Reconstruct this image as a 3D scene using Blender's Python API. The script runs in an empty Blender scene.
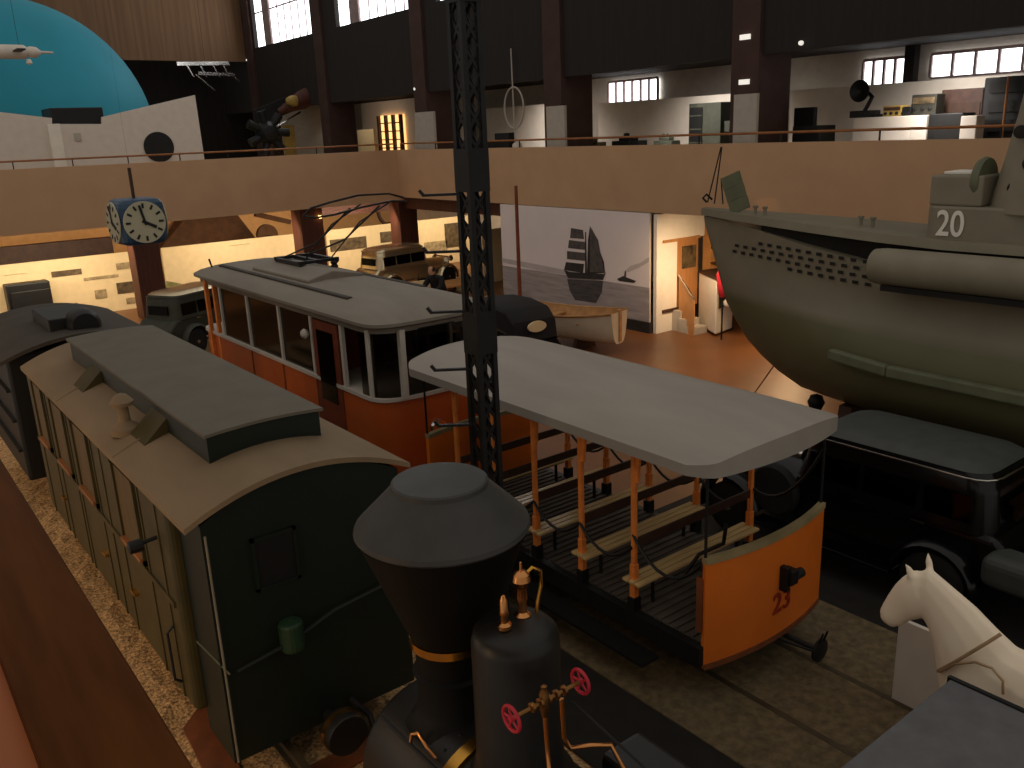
import bpy, bmesh, math, random
from mathutils import Vector, Matrix
random.seed(4)
PI = math.pi
V = Vector
COL = bpy.context.scene.collection

# ------------------------------------------------------------------ camera
FPX = 868.24
YAW, PITCH, ROLL = (math.radians(a) for a in (37.2805, 16.1416, -2.3409))
CAM = V((0, 0, 5.75))
_f = V((math.sin(YAW) * math.cos(PITCH), math.cos(YAW) * math.cos(PITCH), -math.sin(PITCH)))
_r0 = V((math.cos(YAW), -math.sin(YAW), 0))
_u0 = _r0.cross(_f)
_r = _r0 * math.cos(ROLL) + _u0 * math.sin(ROLL)
_u = -_r0 * math.sin(ROLL) + _u0 * math.cos(ROLL)
cd = bpy.data.cameras.new('camera')
cd.sensor_width = 36
cd.lens = FPX * 36 / 1024
cd.clip_end = 300
cam = bpy.data.objects.new('camera', cd)
COL.objects.link(cam)
M = Matrix((_r, _u, -_f)).transposed().to_4x4()
M.translation = CAM
cam.matrix_world = M
bpy.context.scene.camera = cam


def ray(px, py):
    return _r * ((px - 512) / FPX) + _u * ((384 - py) / FPX) + _f


def onx(px, py, x):
    d = ray(px, py)
    return CAM + d * (x - CAM.x) / d.x


def ony(px, py, y):
    d = ray(px, py)
    return CAM + d * (y - CAM.y) / d.y


def onz(px, py, z):
    d = ray(px, py)
    return CAM + d * (z - CAM.z) / d.z


# ------------------------------------------------------------------ materials
def lin(c):
    c = c / 255.0
    return c / 12.92 if c <= 0.04045 else ((c + 0.055) / 1.055) ** 2.4


def rgb(r, g, b):
    return (lin(r), lin(g), lin(b), 1)


def mat(name, col, rough=0.7, metal=0.0, var=0.25, scale=4.0, bump=0.0, bscale=60.0, emit=None, estr=0.0, stretch=None, spec=0.4):
    m = bpy.data.materials.new(name)
    m.use_nodes = True
    nt = m.node_tree
    b = nt.nodes['Principled BSDF']
    b.inputs['Roughness'].default_value = rough
    b.inputs['Metallic'].default_value = metal
    b.inputs['Specular IOR Level'].default_value = spec
    tc = nt.nodes.new('ShaderNodeTexCoord')
    mp = nt.nodes.new('ShaderNodeMapping')
    nt.links.new(tc.outputs['Object'], mp.inputs['Vector'])
    if stretch:
        mp.inputs['Scale'].default_value = stretch
    nz = nt.nodes.new('ShaderNodeTexNoise')
    nz.inputs['Scale'].default_value = scale
    nz.inputs['Detail'].default_value = 6
    nt.links.new(mp.outputs['Vector'], nz.inputs['Vector'])
    rp = nt.nodes.new('ShaderNodeValToRGB')
    rp.color_ramp.elements[0].position = 0.3
    rp.color_ramp.elements[1].position = 0.7
    rp.color_ramp.elements[0].color = tuple(c * (1 - var) for c in col[:3]) + (1,)
    rp.color_ramp.elements[1].color = tuple(min(1, c * (1 + var)) for c in col[:3]) + (1,)
    nt.links.new(nz.outputs['Fac'], rp.inputs['Fac'])
    nt.links.new(rp.outputs['Color'], b.inputs['Base Color'])
    if bump:
        n2 = nt.nodes.new('ShaderNodeTexNoise')
        n2.inputs['Scale'].default_value = bscale
        nt.links.new(mp.outputs['Vector'], n2.inputs['Vector'])
        bp = nt.nodes.new('ShaderNodeBump')
        bp.inputs['Strength'].default_value = bump
        bp.inputs['Distance'].default_value = 0.02
        nt.links.new(n2.outputs['Fac'], bp.inputs['Height'])
        nt.links.new(bp.outputs['Normal'], b.inputs['Normal'])
    if emit:
        b.inputs['Emission Color'].default_value = emit
        b.inputs['Emission Strength'].default_value = estr
    return m


def glass(name, tint, mix=0.75):
    """dark shop-worn glass: part transparent, part glossy"""
    m = bpy.data.materials.new(name)
    m.use_nodes = True
    nt = m.node_tree
    nt.nodes.clear()
    out = nt.nodes.new('ShaderNodeOutputMaterial')
    tr = nt.nodes.new('ShaderNodeBsdfTransparent')
    tr.inputs['Color'].default_value = tint
    gl = nt.nodes.new('ShaderNodeBsdfGlossy')
    gl.inputs['Color'].default_value = (0.8, 0.8, 0.8, 1)
    gl.inputs['Roughness'].default_value = 0.08
    fr = nt.nodes.new('ShaderNodeFresnel')
    fr.inputs['IOR'].default_value = 1.45
    mx = nt.nodes.new('ShaderNodeMixShader')
    nt.links.new(fr.outputs['Fac'], mx.inputs['Fac'])
    nt.links.new(tr.outputs['BSDF'], mx.inputs[1])
    nt.links.new(gl.outputs['BSDF'], mx.inputs[2])
    nt.links.new(mx.outputs['Shader'], out.inputs['Surface'])
    return m


M_ = {}
M_['floor'] = mat('floor_brown', rgb(118, 76, 42), 0.4, var=0.18, scale=0.8, spec=0.5)
M_['gravel'] = mat('gravel', rgb(176, 142, 98), 0.95, var=0.75, scale=26, bump=1.0, bscale=34)
M_['paving'] = mat('paving', rgb(104, 89, 63), 0.85, var=0.35, scale=11, bump=0.8, bscale=30)
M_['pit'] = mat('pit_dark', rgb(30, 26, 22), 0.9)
M_['plaster'] = mat('plaster_beige', rgb(196, 158, 122), 0.85, var=0.05, scale=1.2)
M_['slab'] = mat('slab_beige', rgb(190, 160, 120), 0.9, var=0.08)
M_['black_wall'] = mat('upper_wall', rgb(38, 33, 31), 0.9, var=0.18, scale=1.5, stretch=(6, 6, .4))
M_['column'] = mat('column_brown', rgb(66, 45, 40), 0.8, var=0.2, scale=2)
M_['redwood'] = mat('column_redwood', rgb(82, 44, 31), 0.6, var=0.25, scale=3, stretch=(6, 6, .6))
M_['brown_boards'] = mat('brown_boards', rgb(116, 86, 60), 0.75, var=0.22, scale=1.6, stretch=(4, 1, .12))
M_['white_panel'] = mat('white_panel', rgb(214, 204, 192), 0.85, var=0.04)
M_['cream_panel'] = mat('cream_panel', rgb(232, 208, 162), 0.85, var=0.05)
M_['grey_panel'] = mat('grey_panel', rgb(176, 168, 157), 0.85, var=0.08)
M_['daylight'] = mat('daylight_pane', rgb(255, 255, 255), 0.5, emit=(0.95, 0.97, 1, 1), estr=3.0, var=0)
M_['mullion'] = mat('mullion', rgb(150, 130, 128), 0.7)
M_['warm_glow'] = mat('warm_lit_shelves', rgb(255, 190, 110), 0.7, emit=(1, .55, .2, 1), estr=1.6)
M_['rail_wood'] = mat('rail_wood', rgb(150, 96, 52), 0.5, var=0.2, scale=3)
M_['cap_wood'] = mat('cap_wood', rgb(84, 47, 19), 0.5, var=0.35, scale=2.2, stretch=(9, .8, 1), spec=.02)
M_['cap_orange'] = mat('cap_orange', rgb(164, 86, 30), 0.5, var=0.2, scale=2.2, stretch=(9, .8, 1))  # orange lamplight on the ledge is put into the wood colour
M_['dark_wood'] = mat('dark_wood', rgb(62, 40, 28), 0.6, var=0.3, scale=4)
M_['steel'] = mat('rail_steel', rgb(80, 69, 50), 0.45, 0.2)
M_['black'] = mat('black_paint', rgb(18, 18, 18), 0.5, var=0.2)
M_['iron'] = mat('black_iron', rgb(27, 26, 25), 0.55, 0.2, var=0.25, scale=6, bump=.1)
M_['loco'] = mat('loco_black', rgb(26, 24, 21), 0.42, 0.0, var=0.2, scale=5)
M_['loco_top'] = mat('loco_chimney', rgb(62, 61, 58), 0.55, 0.15, var=0.12, scale=7)
M_['brass'] = mat('brass', rgb(216, 160, 72), 0.25, 1.0, var=0.15)
M_['copper'] = mat('copper', rgb(206, 142, 86), 0.25, 1.0, var=0.15)
M_['red'] = mat('red_paint', rgb(190, 40, 58), 0.45, var=0.15)
M_['rust'] = mat('rust_brown', rgb(120, 66, 34), 0.8, var=0.3)
M_['coach_roof'] = mat('coach_roof', rgb(132, 112, 86), 0.8, var=0.12, scale=2.5, stretch=(1, .35, 1))
M_['coach_clere'] = mat('coach_clerestory_roof', rgb(104, 98, 86), 0.8, var=0.08, scale=3)
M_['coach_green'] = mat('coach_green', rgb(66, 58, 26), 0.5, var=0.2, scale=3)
M_['coach_end'] = mat('coach_end_green', rgb(15, 25, 17), 0.5, var=0.2, scale=3)  # coach green with the shade on its end put into the colour
M_['soot'] = mat('soot_black', rgb(12, 11, 10), 0.6, var=0.15, spec=.2)
M_['dark_cabinet'] = mat('dark_cabinet', rgb(46, 44, 36), 0.6)
M_['switch_brown'] = mat('switch_brown', rgb(66, 44, 36), 0.6, var=.3, scale=6)
M_['orange_dark'] = mat('motor_tram_orange', rgb(196, 92, 38), 0.45, var=0.1, scale=2)
M_['pane_dark'] = glass('tram_pane', (.22, .2, .18, 1))
M_['brake_green'] = mat('brake_green', rgb(30, 56, 34), 0.5)
M_['bronze'] = mat('bronze', rgb(128, 90, 50), 0.35, 0.9, var=0.2)
M_['coach_brown'] = mat('coach_brown', rgb(88, 70, 34), 0.55, var=0.22, scale=5, stretch=(1, 4, .5))
M_['dark_roof'] = mat('dark_roof', rgb(66, 59, 51), 0.8, var=0.15, scale=2)
M_['tram_roof'] = mat('tram_roof', rgb(156, 148, 138), 0.75, var=0.08, scale=2.0, stretch=(1.4, .3, 1))
M_['tram_roof2'] = mat('motor_tram_roof', rgb(134, 126, 114), 0.75, var=0.10, scale=2.5, stretch=(1.4, .3, 1))
M_['orange'] = mat('tram_orange', rgb(226, 116, 36), 0.4, var=0.08, scale=2)
M_['orange_wood'] = mat('orange_wood', rgb(232, 134, 60), 0.5, var=0.2, scale=6)
M_['tram_white'] = mat('tram_white', rgb(204, 195, 182), 0.6, var=0.06)
M_['slat'] = mat('bench_slat', rgb(206, 176, 122), 0.22, var=0.18, scale=5, stretch=(.6, 8, 8))
M_['deckboard'] = mat('tram_floor', rgb(82, 74, 66), 0.7, var=0.3, scale=3)
M_['tram_cap'] = mat('tram_cap', rgb(150, 134, 96), 0.5, var=0.2)
M_['interior'] = mat('tram_interior', rgb(120, 54, 30), 0.6, var=0.2)
M_['glass'] = glass('dark_glass', (.5, .5, .48, 1))
M_['carglass'] = glass('car_glass', (.12, .12, .12, 1))
M_['case_glass'] = glass('case_glass', (.85, .9, .88, 1))
M_['sub_grey'] = mat('sub_grey', rgb(126, 119, 100), 0.6, var=0.10, scale=2.0)
M_['sub_tower'] = mat('sub_tower_grey', rgb(130, 122, 104), 0.65, var=0.08, scale=3)
M_['sub_olive'] = mat('sub_olive', rgb(120, 116, 84), 0.45, var=0.12, scale=1.3)
M_['sub_dark'] = mat('sub_dark', rgb(26, 23, 20), 0.8)
M_['sub_green'] = mat('sub_green', rgb(98, 102, 78), 0.6, var=0.15)
M_['white'] = mat('white_paint', rgb(232, 226, 214), 0.6, var=0.04)
M_['horse'] = mat('horse_white', rgb(255, 234, 208), 0.6, var=0.06, scale=3)
M_['car_black'] = mat('car_black', rgb(9, 9, 10), 0.2, 0.0, var=0.1, spec=.35)
M_['car_roof'] = mat('car_roof_fabric', rgb(62, 65, 62), 0.6, var=0.15, scale=6)
M_['rubber'] = mat('rubber', rgb(26, 25, 24), 0.75)
M_['chrome'] = mat('chrome', rgb(215, 212, 205), 0.15, 1.0, var=0.05)
M_['silver'] = mat('silver', rgb(222, 205, 170), 0.25, 0.9, var=0.05)
M_['clock_blue'] = mat('clock_blue', rgb(44, 70, 96), 0.4, var=0.1)
M_['clock_face'] = mat('clock_face', rgb(182, 176, 150), 0.5, var=0.04)
M_['dome'] = mat('dome_blue', rgb(32, 138, 160), 0.7, var=0.08, scale=.5)
M_['strap'] = mat('strap', rgb(170, 138, 104), 0.7)
M_['grey_top'] = mat('wagon_grey', rgb(98, 98, 100), 0.7, var=0.14, scale=5)
M_['skin'] = mat('skin', rgb(190, 140, 110), 0.6)
M_['coat'] = mat('dark_coat', rgb(22, 21, 24), 0.8)
M_['hair'] = mat('dark_hair', rgb(30, 22, 18), 0.7)
M_['hood_brown'] = mat('hood_brown', rgb(84, 54, 30), 0.8, var=0.25)
M_['foliage'] = mat('mural_green', rgb(138, 134, 84), 0.8, var=0.5, scale=4)
M_['photo_dark'] = mat('photo_dark', rgb(92, 76, 52), 0.6, var=0.7, scale=5)
M_['photo_mid'] = mat('photo_mid', rgb(160, 140, 104), 0.6, var=0.5, scale=6)
M_['text_grey'] = mat('caption_grey', rgb(150, 126, 88), 0.7, var=0.4, scale=14)
M_['m_sky'] = mat('mural_sky', rgb(236, 224, 222), 0.7, var=0.05, scale=.5)
M_['m_haze'] = mat('mural_haze', rgb(196, 186, 186), 0.7, var=0.12, scale=.8)
M_['m_sea'] = mat('mural_sea', rgb(166, 156, 156), 0.7, var=0.22, scale=1.0, stretch=(1, 1, 9))
M_['m_ship'] = mat('mural_ship', rgb(52, 48, 46), 0.7, var=0.35, scale=5)
M_['m_sail'] = mat('mural_sail', rgb(84, 78, 76), 0.7, var=0.3, scale=6)
M_['m_refl'] = mat('mural_reflection', rgb(78, 74, 76), 0.7, var=0.35, scale=2, stretch=(1, 1, 8))
M_['plinth'] = mat('plinth_dark', rgb(40, 36, 34), 0.8)
M_['boat_white'] = mat('boat_white', rgb(222, 206, 180), 0.6, var=0.06)
M_['boat_wood'] = mat('boat_wood', rgb(190, 140, 86), 0.5, var=0.2)
M_['mastwood'] = mat('mast_wood', rgb(130, 62, 38), 0.5, var=0.2)
M_['door_orange'] = mat('door_orange', rgb(176, 124, 76), 0.5, var=0.12, scale=2, stretch=(6, 6, .6))
M_['board_tan'] = mat('board_tan', rgb(196, 140, 84), 0.6, var=0.1)
M_['yellow'] = mat('yellow_panel', rgb(170, 140, 70), 0.6)
M_['greenbox'] = mat('green_box', rgb(58, 60, 49), 0.6)
M_['amber_bulb'] = mat('amber_bulb', rgb(255, 200, 120), .5, emit=(1, .6, .2, 1), estr=6)
M_['digit_red'] = mat('digit_red', rgb(150, 40, 22), 0.5)
M_['lightspot'] = mat('lamp_white', rgb(230, 230, 220), .5, emit=(1, .95, .85, 1), estr=.7)


# waterline paint for the submarine hull : grey above, olive below (position driven)
def two_tone(name, top, bottom, z):
    m = mat(name, top, 0.5, var=0.08, scale=1.6)
    nt = m.node_tree
    b = nt.nodes['Principled BSDF']
    src = b.inputs['Base Color'].links[0].from_socket
    geo = nt.nodes.new('ShaderNodeNewGeometry')
    sep = nt.nodes.new('ShaderNodeSeparateXYZ')
    nt.links.new(geo.outputs['Position'], sep.inputs[0])
    mr = nt.nodes.new('ShaderNodeMapRange')
    mr.inputs['From Min'].default_value = z - .05
    mr.inputs['From Max'].default_value = z + .12
    nt.links.new(sep.outputs['Z'], mr.inputs['Value'])
    nz = nt.nodes.new('ShaderNodeTexNoise')
    nz.inputs['Scale'].default_value = 1.5
    tc = nt.nodes.new('ShaderNodeTexCoord')
    nt.links.new(tc.outputs['Object'], nz.inputs['Vector'])
    rp = nt.nodes.new('ShaderNodeValToRGB')
    rp.color_ramp.elements[0].color = tuple(c * .85 for c in bottom[:3]) + (1,)
    rp.color_ramp.elements[1].color = tuple(c * 1.1 for c in bottom[:3]) + (1,)
    nt.links.new(nz.outputs['Fac'], rp.inputs['Fac'])
    mx = nt.nodes.new('ShaderNodeMix')
    mx.data_type = 'RGBA'
    nt.links.new(mr.outputs['Result'], mx.inputs['Factor'])
    nt.links.new(rp.outputs['Color'], mx.inputs['A'])
    nt.links.new(src, mx.inputs['B'])
    nt.links.new(mx.outputs['Result'], b.inputs['Base Color'])
    return m


M_['sub_hull'] = two_tone('sub_hull', rgb(122, 114, 95), rgb(95, 92, 63), 2.7)


# ------------------------------------------------------------------ mesh builder
class MB:
    def __init__(self):
        self.v, self.f, self.m = [], [], []

    def add(self, vs, fs, mi=0):
        n = len(self.v)
        self.v += [V(p) for p in vs]
        for f in fs:
            self.f.append([i + n for i in f])
            self.m.append(mi)
        return self

    def box(self, x0, x1, y0, y1, z0, z1, mi=0):
        vs = [(x, y, z) for z in (z0, z1) for y in (y0, y1) for x in (x0, x1)]
        return self.add(vs, [(0, 2, 3, 1), (4, 5, 7, 6), (0, 1, 5, 4), (2, 6, 7, 3), (0, 4, 6, 2), (1, 3, 7, 5)], mi)

    def beam(self, p, q, w, h=None, up=(0, 0, 1), mi=0):
        p, q = V(p), V(q)
        h = w if h is None else h
        d = (q - p).normalized()
        up = V(up)
        if abs(d.dot(up)) > .98:
            up = V((0, 1, 0))
        s = d.cross(up).normalized() * (w / 2)
        t = s.cross(d).normalized() * (h / 2)
        vs = [p - s - t, p + s - t, p + s + t, p - s + t, q - s - t, q + s - t, q + s + t, q - s + t]
        return self.add(vs, [(3, 2, 1, 0), (4, 5, 6, 7), (0, 1, 5, 4), (1, 2, 6, 5), (2, 3, 7, 6), (3, 0, 4, 7)], mi)

    def tube(self, pts, r, n=8, mi=0, closed=False):
        pts = [V(p) for p in pts]
        rs = r if isinstance(r, (list, tuple)) else [r] * len(pts)
        rings = []
        prev = None
        for i, p in enumerate(pts):
            if closed:
                d = pts[(i + 1) % len(pts)] - pts[i - 1]
            elif i == 0:
                d = pts[1] - p
            elif i == len(pts) - 1:
                d = p - pts[i - 1]
            else:
                d = (pts[i + 1] - p).normalized() + (p - pts[i - 1]).normalized()
            d.normalize()
            if prev is None:
                a = V((0, 0, 1)) if abs(d.z) < .9 else V((1, 0, 0))
            else:
                a = prev
            s = d.cross(a).normalized()
            t = s.cross(d).normalized()
            prev = t
            rings.append([p + s * (rs[i] * math.cos(2 * PI * k / n)) + t * (rs[i] * math.sin(2 * PI * k / n)) for k in range(n)])
        return self.loft(rings, cap=not closed, mi=mi, closed=closed)

    def loft(self, rings, cap=True, mi=0, closed=False, ring_closed=True):
        n = len(rings[0])
        vs = [p for r in rings for p in r]
        fs = []
        R = len(rings)
        for i in range(R if closed else R - 1):
            j = (i + 1) % R
            for k in range(n if ring_closed else n - 1):
                l = (k + 1) % n
                fs.append((i * n + k, i * n + l, j * n + l, j * n + k))
        if cap and not closed:
            fs.append(tuple(range(n))[::-1])
            fs.append(tuple((R - 1) * n + k for k in range(n)))
        return self.add(vs, fs, mi)

    def lathe(self, prof, c, n=24, axis='Z', mi=0, cap=True):
        c = V(c)
        ax = {'Z': (V((1, 0, 0)), V((0, 1, 0)), V((0, 0, 1))), 'Y': (V((0, 0, 1)), V((1, 0, 0)), V((0, 1, 0))), 'X': (V((0, 1, 0)), V((0, 0, 1)), V((1, 0, 0)))}[axis]
        rings = [[c + ax[0] * (r * math.cos(2 * PI * k / n)) + ax[1] * (r * math.sin(2 * PI * k / n)) + ax[2] * z for k in range(n)] for r, z in prof]
        return self.loft(rings, cap=cap, mi=mi)

    def prism(self, poly, d, mi=0):
        """poly: list of 3d points, d: extrusion vector"""
        d = V(d)
        a = [V(p) for p in poly]
        n = len(a)
        vs = a + [p + d for p in a]
        fs = [tuple(range(n))[::-1], tuple(range(n, 2 * n))] + [(k, (k + 1) % n, (k + 1) % n + n, k + n) for k in range(n)]
        return self.add(vs, fs, mi)

    def poly(self, pts, mi=0):
        return self.add(pts, [tuple(range(len(pts)))], mi)

    def build(self, name, mats, parent=None, bevel=0.0, smooth=None, world=True, seg=2, label=None):
        me = bpy.data.meshes.new(name)
        o = bpy.data.objects.new(name, me)
        COL.objects.link(o)
        off = V((0, 0, 0))
        if parent is not None:
            o.parent = parent
            p = parent
            while p is not None and world:
                off += p.location
                p = p.parent
        elif world:
            lo = V((min(p.x for p in self.v), min(p.y for p in self.v), min(p.z for p in self.v)))
            hi = V((max(p.x for p in self.v), max(p.y for p in self.v), 0))
            off = V(((lo.x + hi.x) / 2, (lo.y + hi.y) / 2, lo.z))
            o.location = off
        me.from_pydata([tuple(p - off) for p in self.v], [], self.f)
        bm = bmesh.new()
        bm.from_mesh(me)
        bmesh.ops.recalc_face_normals(bm, faces=bm.faces)
        bm.to_mesh(me)
        bm.free()
        if not isinstance(mats, (list, tuple)):
            mats = [mats]
        for m in mats:
            me.materials.append(M_[m] if isinstance(m, str) else m)
        for p, mi in zip(me.polygons, self.m):
            p.material_index = mi
        if smooth:
            for p in me.polygons:
                p.use_smooth = True
            me.set_sharp_from_angle(angle=math.radians(smooth))
        if bevel:
            b = o.modifiers.new('bevel', 'BEVEL')
            b.width = bevel
            b.segments = seg
            b.limit_method = 'ANGLE'
        if label:
            o['label'] = label
        return o


def thing(name, label, cat, loc=(0, 0, 0), group=None, rotz=0):
    o = bpy.data.objects.new(name, None)
    o.empty_display_size = .2
    COL.objects.link(o)
    o.location = loc
    o.rotation_euler = (0, 0, rotz)
    o['label'] = label
    o['category'] = cat
    if group:
        o['group'] = group
    return o


def tag(o, label, cat, group=None):
    o['label'] = label
    o['category'] = cat
    if group:
        o['group'] = group
    return o


def struct(name, mb, m, **k):
    o = mb.build(name, m, **k)
    if 'parent' not in k:
        o['kind'] = 'structure'
    return o


def copy_tree(o, parent=None):
    c = o.copy()
    COL.objects.link(c)
    if parent is not None:
        c.parent = parent
    for ch in list(o.children):
        copy_tree(ch, c)
    return c


def arc(c, r, a0, a1, n, plane='XZ'):
    out = []
    for k in range(n + 1):
        a = math.radians(a0 + (a1 - a0) * k / n)
        u, w = r * math.cos(a), r * math.sin(a)
        if plane == 'XZ':
            out.append(V((c[0] + u, c[1], c[2] + w)))
        elif plane == 'YZ':
            out.append(V((c[0], c[1] + u, c[2] + w)))
        else:
            out.append(V((c[0] + u, c[1] + w, c[2])))
    return out


def text(body, size, mat_, parent, loc, rot, extrude=.004, name='lettering'):
    cu = bpy.data.curves.new(name, 'FONT')
    cu.body = body
    cu.size = size
    cu.extrude = extrude
    cu.offset = size * .012
    cu.align_x = 'CENTER'
    tmp = bpy.data.objects.new(name + '_source', cu)
    COL.objects.link(tmp)
    bpy.context.view_layer.update()
    dg = bpy.context.evaluated_depsgraph_get()
    me = bpy.data.meshes.new_from_object(tmp.evaluated_get(dg))
    bpy.data.objects.remove(tmp)
    o = bpy.data.objects.new(name, me)
    COL.objects.link(o)
    me.materials.clear()
    me.materials.append(M_[mat_])
    o.parent = parent
    off = V((0, 0, 0))
    p = parent
    while p is not None:
        off += p.location
        p = p.parent
    o.matrix_local = Matrix.Translation(V(loc) - off) @ rot
    return o


ROT_NEG_X = Matrix(((0, 0, -1), (-1, 0, 0), (0, 1, 0))).to_4x4()   # text facing -X, reading towards -Y
ROT_NEG_Y = Matrix(((1, 0, 0), (0, 0, -1), (0, 1, 0))).to_4x4()    # text facing -Y, reading towards +X
#%%SETTING
# ================================================================== SETTING
GX = 18.2      # hall side face of the long gallery parapet
GY = 30.84     # hall side face of the cross gallery parapet
struct('floor', MB().box(-3, 34, -8, 60, -.2, 0), 'floor')
struct('trim_1', MB().box(4.62, 5.66, -4, 13, .0, .012), 'pit')
struct('paved_path', MB().box(5.66, 8.75, -4, 20, .0, .03), 'paving')
g = MB()
nx, ny = 34, 150
for j in range(ny):
    for i in range(nx):
        x, y = 0.0 + i * 4.6 / (nx - 1), -3 + j * 27 / (ny - 1)
        edge = min(i, nx - 1 - i, j, ny - 1 - j) == 0
        g.v.append(V((x, y, .004 if edge else .03 + random.random() * .05)))
for j in range(ny - 1):
    for i in range(nx - 1):
        a = j * nx + i
        g.f.append([a, a + 1, a + nx + 1, a + nx])
        g.m.append(0)
gv = g.build('gravel', 'gravel')
gv['kind'] = 'stuff'
tag(gv, 'pale brown gravel ballast spread beneath the green railway coach', 'gravel')
gv['kind'] = 'stuff'

struct('trim_5', MB().box(8.76, 12.4, -4, 8.6, .0, .012), 'pit')  # dark sheet painting the unlit floor around the saloon
# long gallery (right side of the hall)
struct('wall_right', MB().box(GX, GX + .22, -6, GY, 3.44, 5.27), 'plaster')
struct('trim_2', MB().box(GX + .22, 24.6, -6, GY, 3.95, 4.2), 'slab')
# cross gallery (far end)
struct('wall_far', MB().box(-9, GX + .22, GY, GY + .22, 3.3, 5.27), 'plaster')
struct('trim_3', MB().box(-9, 24.6, GY + .22, 50.5, 3.9, 4.2), 'slab')
# upper dark wall on the column line with openings for the high windows
UW = 18.9
w = MB()
w.box(UW, UW + .3, -6, 50.3, 7.35, 10.4)
for y0, y1 in ((-6, 22.4), (28.45, 30.2), (36.3, 38.7), (45.3, 50.3)):
    w.box(UW, UW + .3, y0, y1, 10.4, 14)
struct('wall_upper', w, 'black_wall')
struct('ceiling', MB().box(UW + .3, 24.6, -6, 50.3, 7.62, 7.8), 'black_wall')
struct('wall_back', MB().box(24.6, 24.8, -6, 50.5, 0, 7.8), 'grey_panel')
struct('wall_end', MB().box(-9, 24.8, 50.5, 50.8, 0, 14), 'black_wall')
struct('wall_end_boards', MB().box(-9, UW - .02, 46.6, 46.8, 9.85, 14), 'brown_boards')
struct('wall_end_lower', MB().box(-9, 24.6, 43, 43.2, 0, 3.9), 'slab')
for k, yc in enumerate((14.55, 21.95, 29.75, 37.95, 45.9, 7.2)):
    c = struct('column_%d' % (k + 1), MB().box(UW - .12, UW + 1.2, yc - .42, yc + .42, 4.2, 14), 'column')

# high windows between the columns : bright pane, mullions and sill
for k, (y0, y1) in enumerate(((38.7, 45.3), (30.2, 36.3), (22.4, 28.45))):
    wn = struct('window_%d' % (k + 1), MB().box(UW + .2, UW + .22, y0, y1, 10.4, 14), 'daylight')
    fr = MB()
    fr.box(UW + .1, UW + .19, y1 - 1.9, y1 - 1.1, 10.4, 14)
    for j in range(1, 6):
        yy = y0 + (y1 - 2.0 - y0) * j / 6
        fr.box(UW + .14, UW + .19, yy - .018, yy + .018, 10.4, 14)
    fr.box(UW + .14, UW + .19, y0, y1, 12.0, 12.06)
    fr.build('window_frame', 'mullion', wn)
# low strip windows behind the long gallery
strips = [(22.75, 25.3, 6.6, 7.4, 6), (13.45, 14.75, 6.3, 7.3, 4), (8.6, 12.75, 6.75, 7.3, 7)]
for k, (y0, y1, z0, z1, n) in enumerate(strips):
    wn = struct('window_%d' % (k + 4), MB().box(24.5, 24.55, y0, y1, z0, z1), 'daylight')
    fr = MB()
    for j in range(n + 1):
        yy = y0 + (y1 - y0) * j / n
        fr.box(24.42, 24.5, yy - .035, yy + .035, z0, z1)
    fr.box(24.42, 24.5, y0, y1, z1, z1 + .08)
    fr.box(24.42, 24.5, y0, y1, z0 - .06, z0)
    fr.build('window_frame', 'mullion', wn)
# strip of wall behind the windows, darker
struct('trim_4', MB().box(24.3, 24.58, 13.15, 13.44, 6.5, 7.62), 'black_wall')
# columns and beam beneath the galleries
for k, (px0, px1) in enumerate(((137, 163), (306, 328))):
    a, b = ony(px0, 270, 31.25).x, ony(px1, 270, 31.25).x
    struct('pillar_%d' % (k + 1), MB().box(a, b, 31.25, 32.1, 0, 3.7), 'redwood', bevel=.02)
struct('pillar_3', MB().box(18.35, 19.2, 31.2, 32.0, 0, 3.7), 'redwood', bevel=.02)
struct('beam_1', MB().box(18.6, 19.1, 24.6, 31.2, 2.95, 3.9), 'redwood')
struct('beam_2', MB().box(15.2, 19.0, 33.0, 33.4, 2.75, 3.7), 'redwood')
struct('beam_3', MB().box(-9, ony(112, 240, 35.2).x, 35.2, 35.6, ony(50, 263, 35.2).z, ony(50, 243, 35.2).z), 'dark_wood')
# near parapet that the viewer leans over
struct('wall_near', MB().box(-.25, -.02, -3, GY, 3.4, 4.93), 'plaster')
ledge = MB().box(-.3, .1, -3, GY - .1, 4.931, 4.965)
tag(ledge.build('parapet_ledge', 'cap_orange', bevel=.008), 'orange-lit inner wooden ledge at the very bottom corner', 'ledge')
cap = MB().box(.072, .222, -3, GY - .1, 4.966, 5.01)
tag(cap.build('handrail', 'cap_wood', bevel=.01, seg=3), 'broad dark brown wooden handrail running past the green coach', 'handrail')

# railings on top of both galleries
def railing(name, label, p, q, n, z0, z1):
    t = thing(name, label, 'railing', p)
    MB().tube([V((p[0], p[1], z1)), V((q[0], q[1], z1))], .03, 8).build('top_rail', 'rail_wood', t)
    for k in range(n):
        f = k / (n - 1)
        x, y = p[0] + (q[0] - p[0]) * f, p[1] + (q[1] - p[1]) * f
        MB().box(x - .015, x + .015, y - .015, y + .015, z0, z1).build('post', 'iron', t)
railing('gallery_railing', 'thin wooden railing above the beige parapet behind the submarine', (GX + .1, 3, 5.27), (GX + .1, GY - .2, 5.27), 12, 5.27, 5.5)
railing('gallery_railing', 'thin railing above the far parapet in front of the blue dome', (-7, GY + .1, 5.27), (GX, GY + .1, 5.27), 16, 5.27, 5.5)

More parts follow.
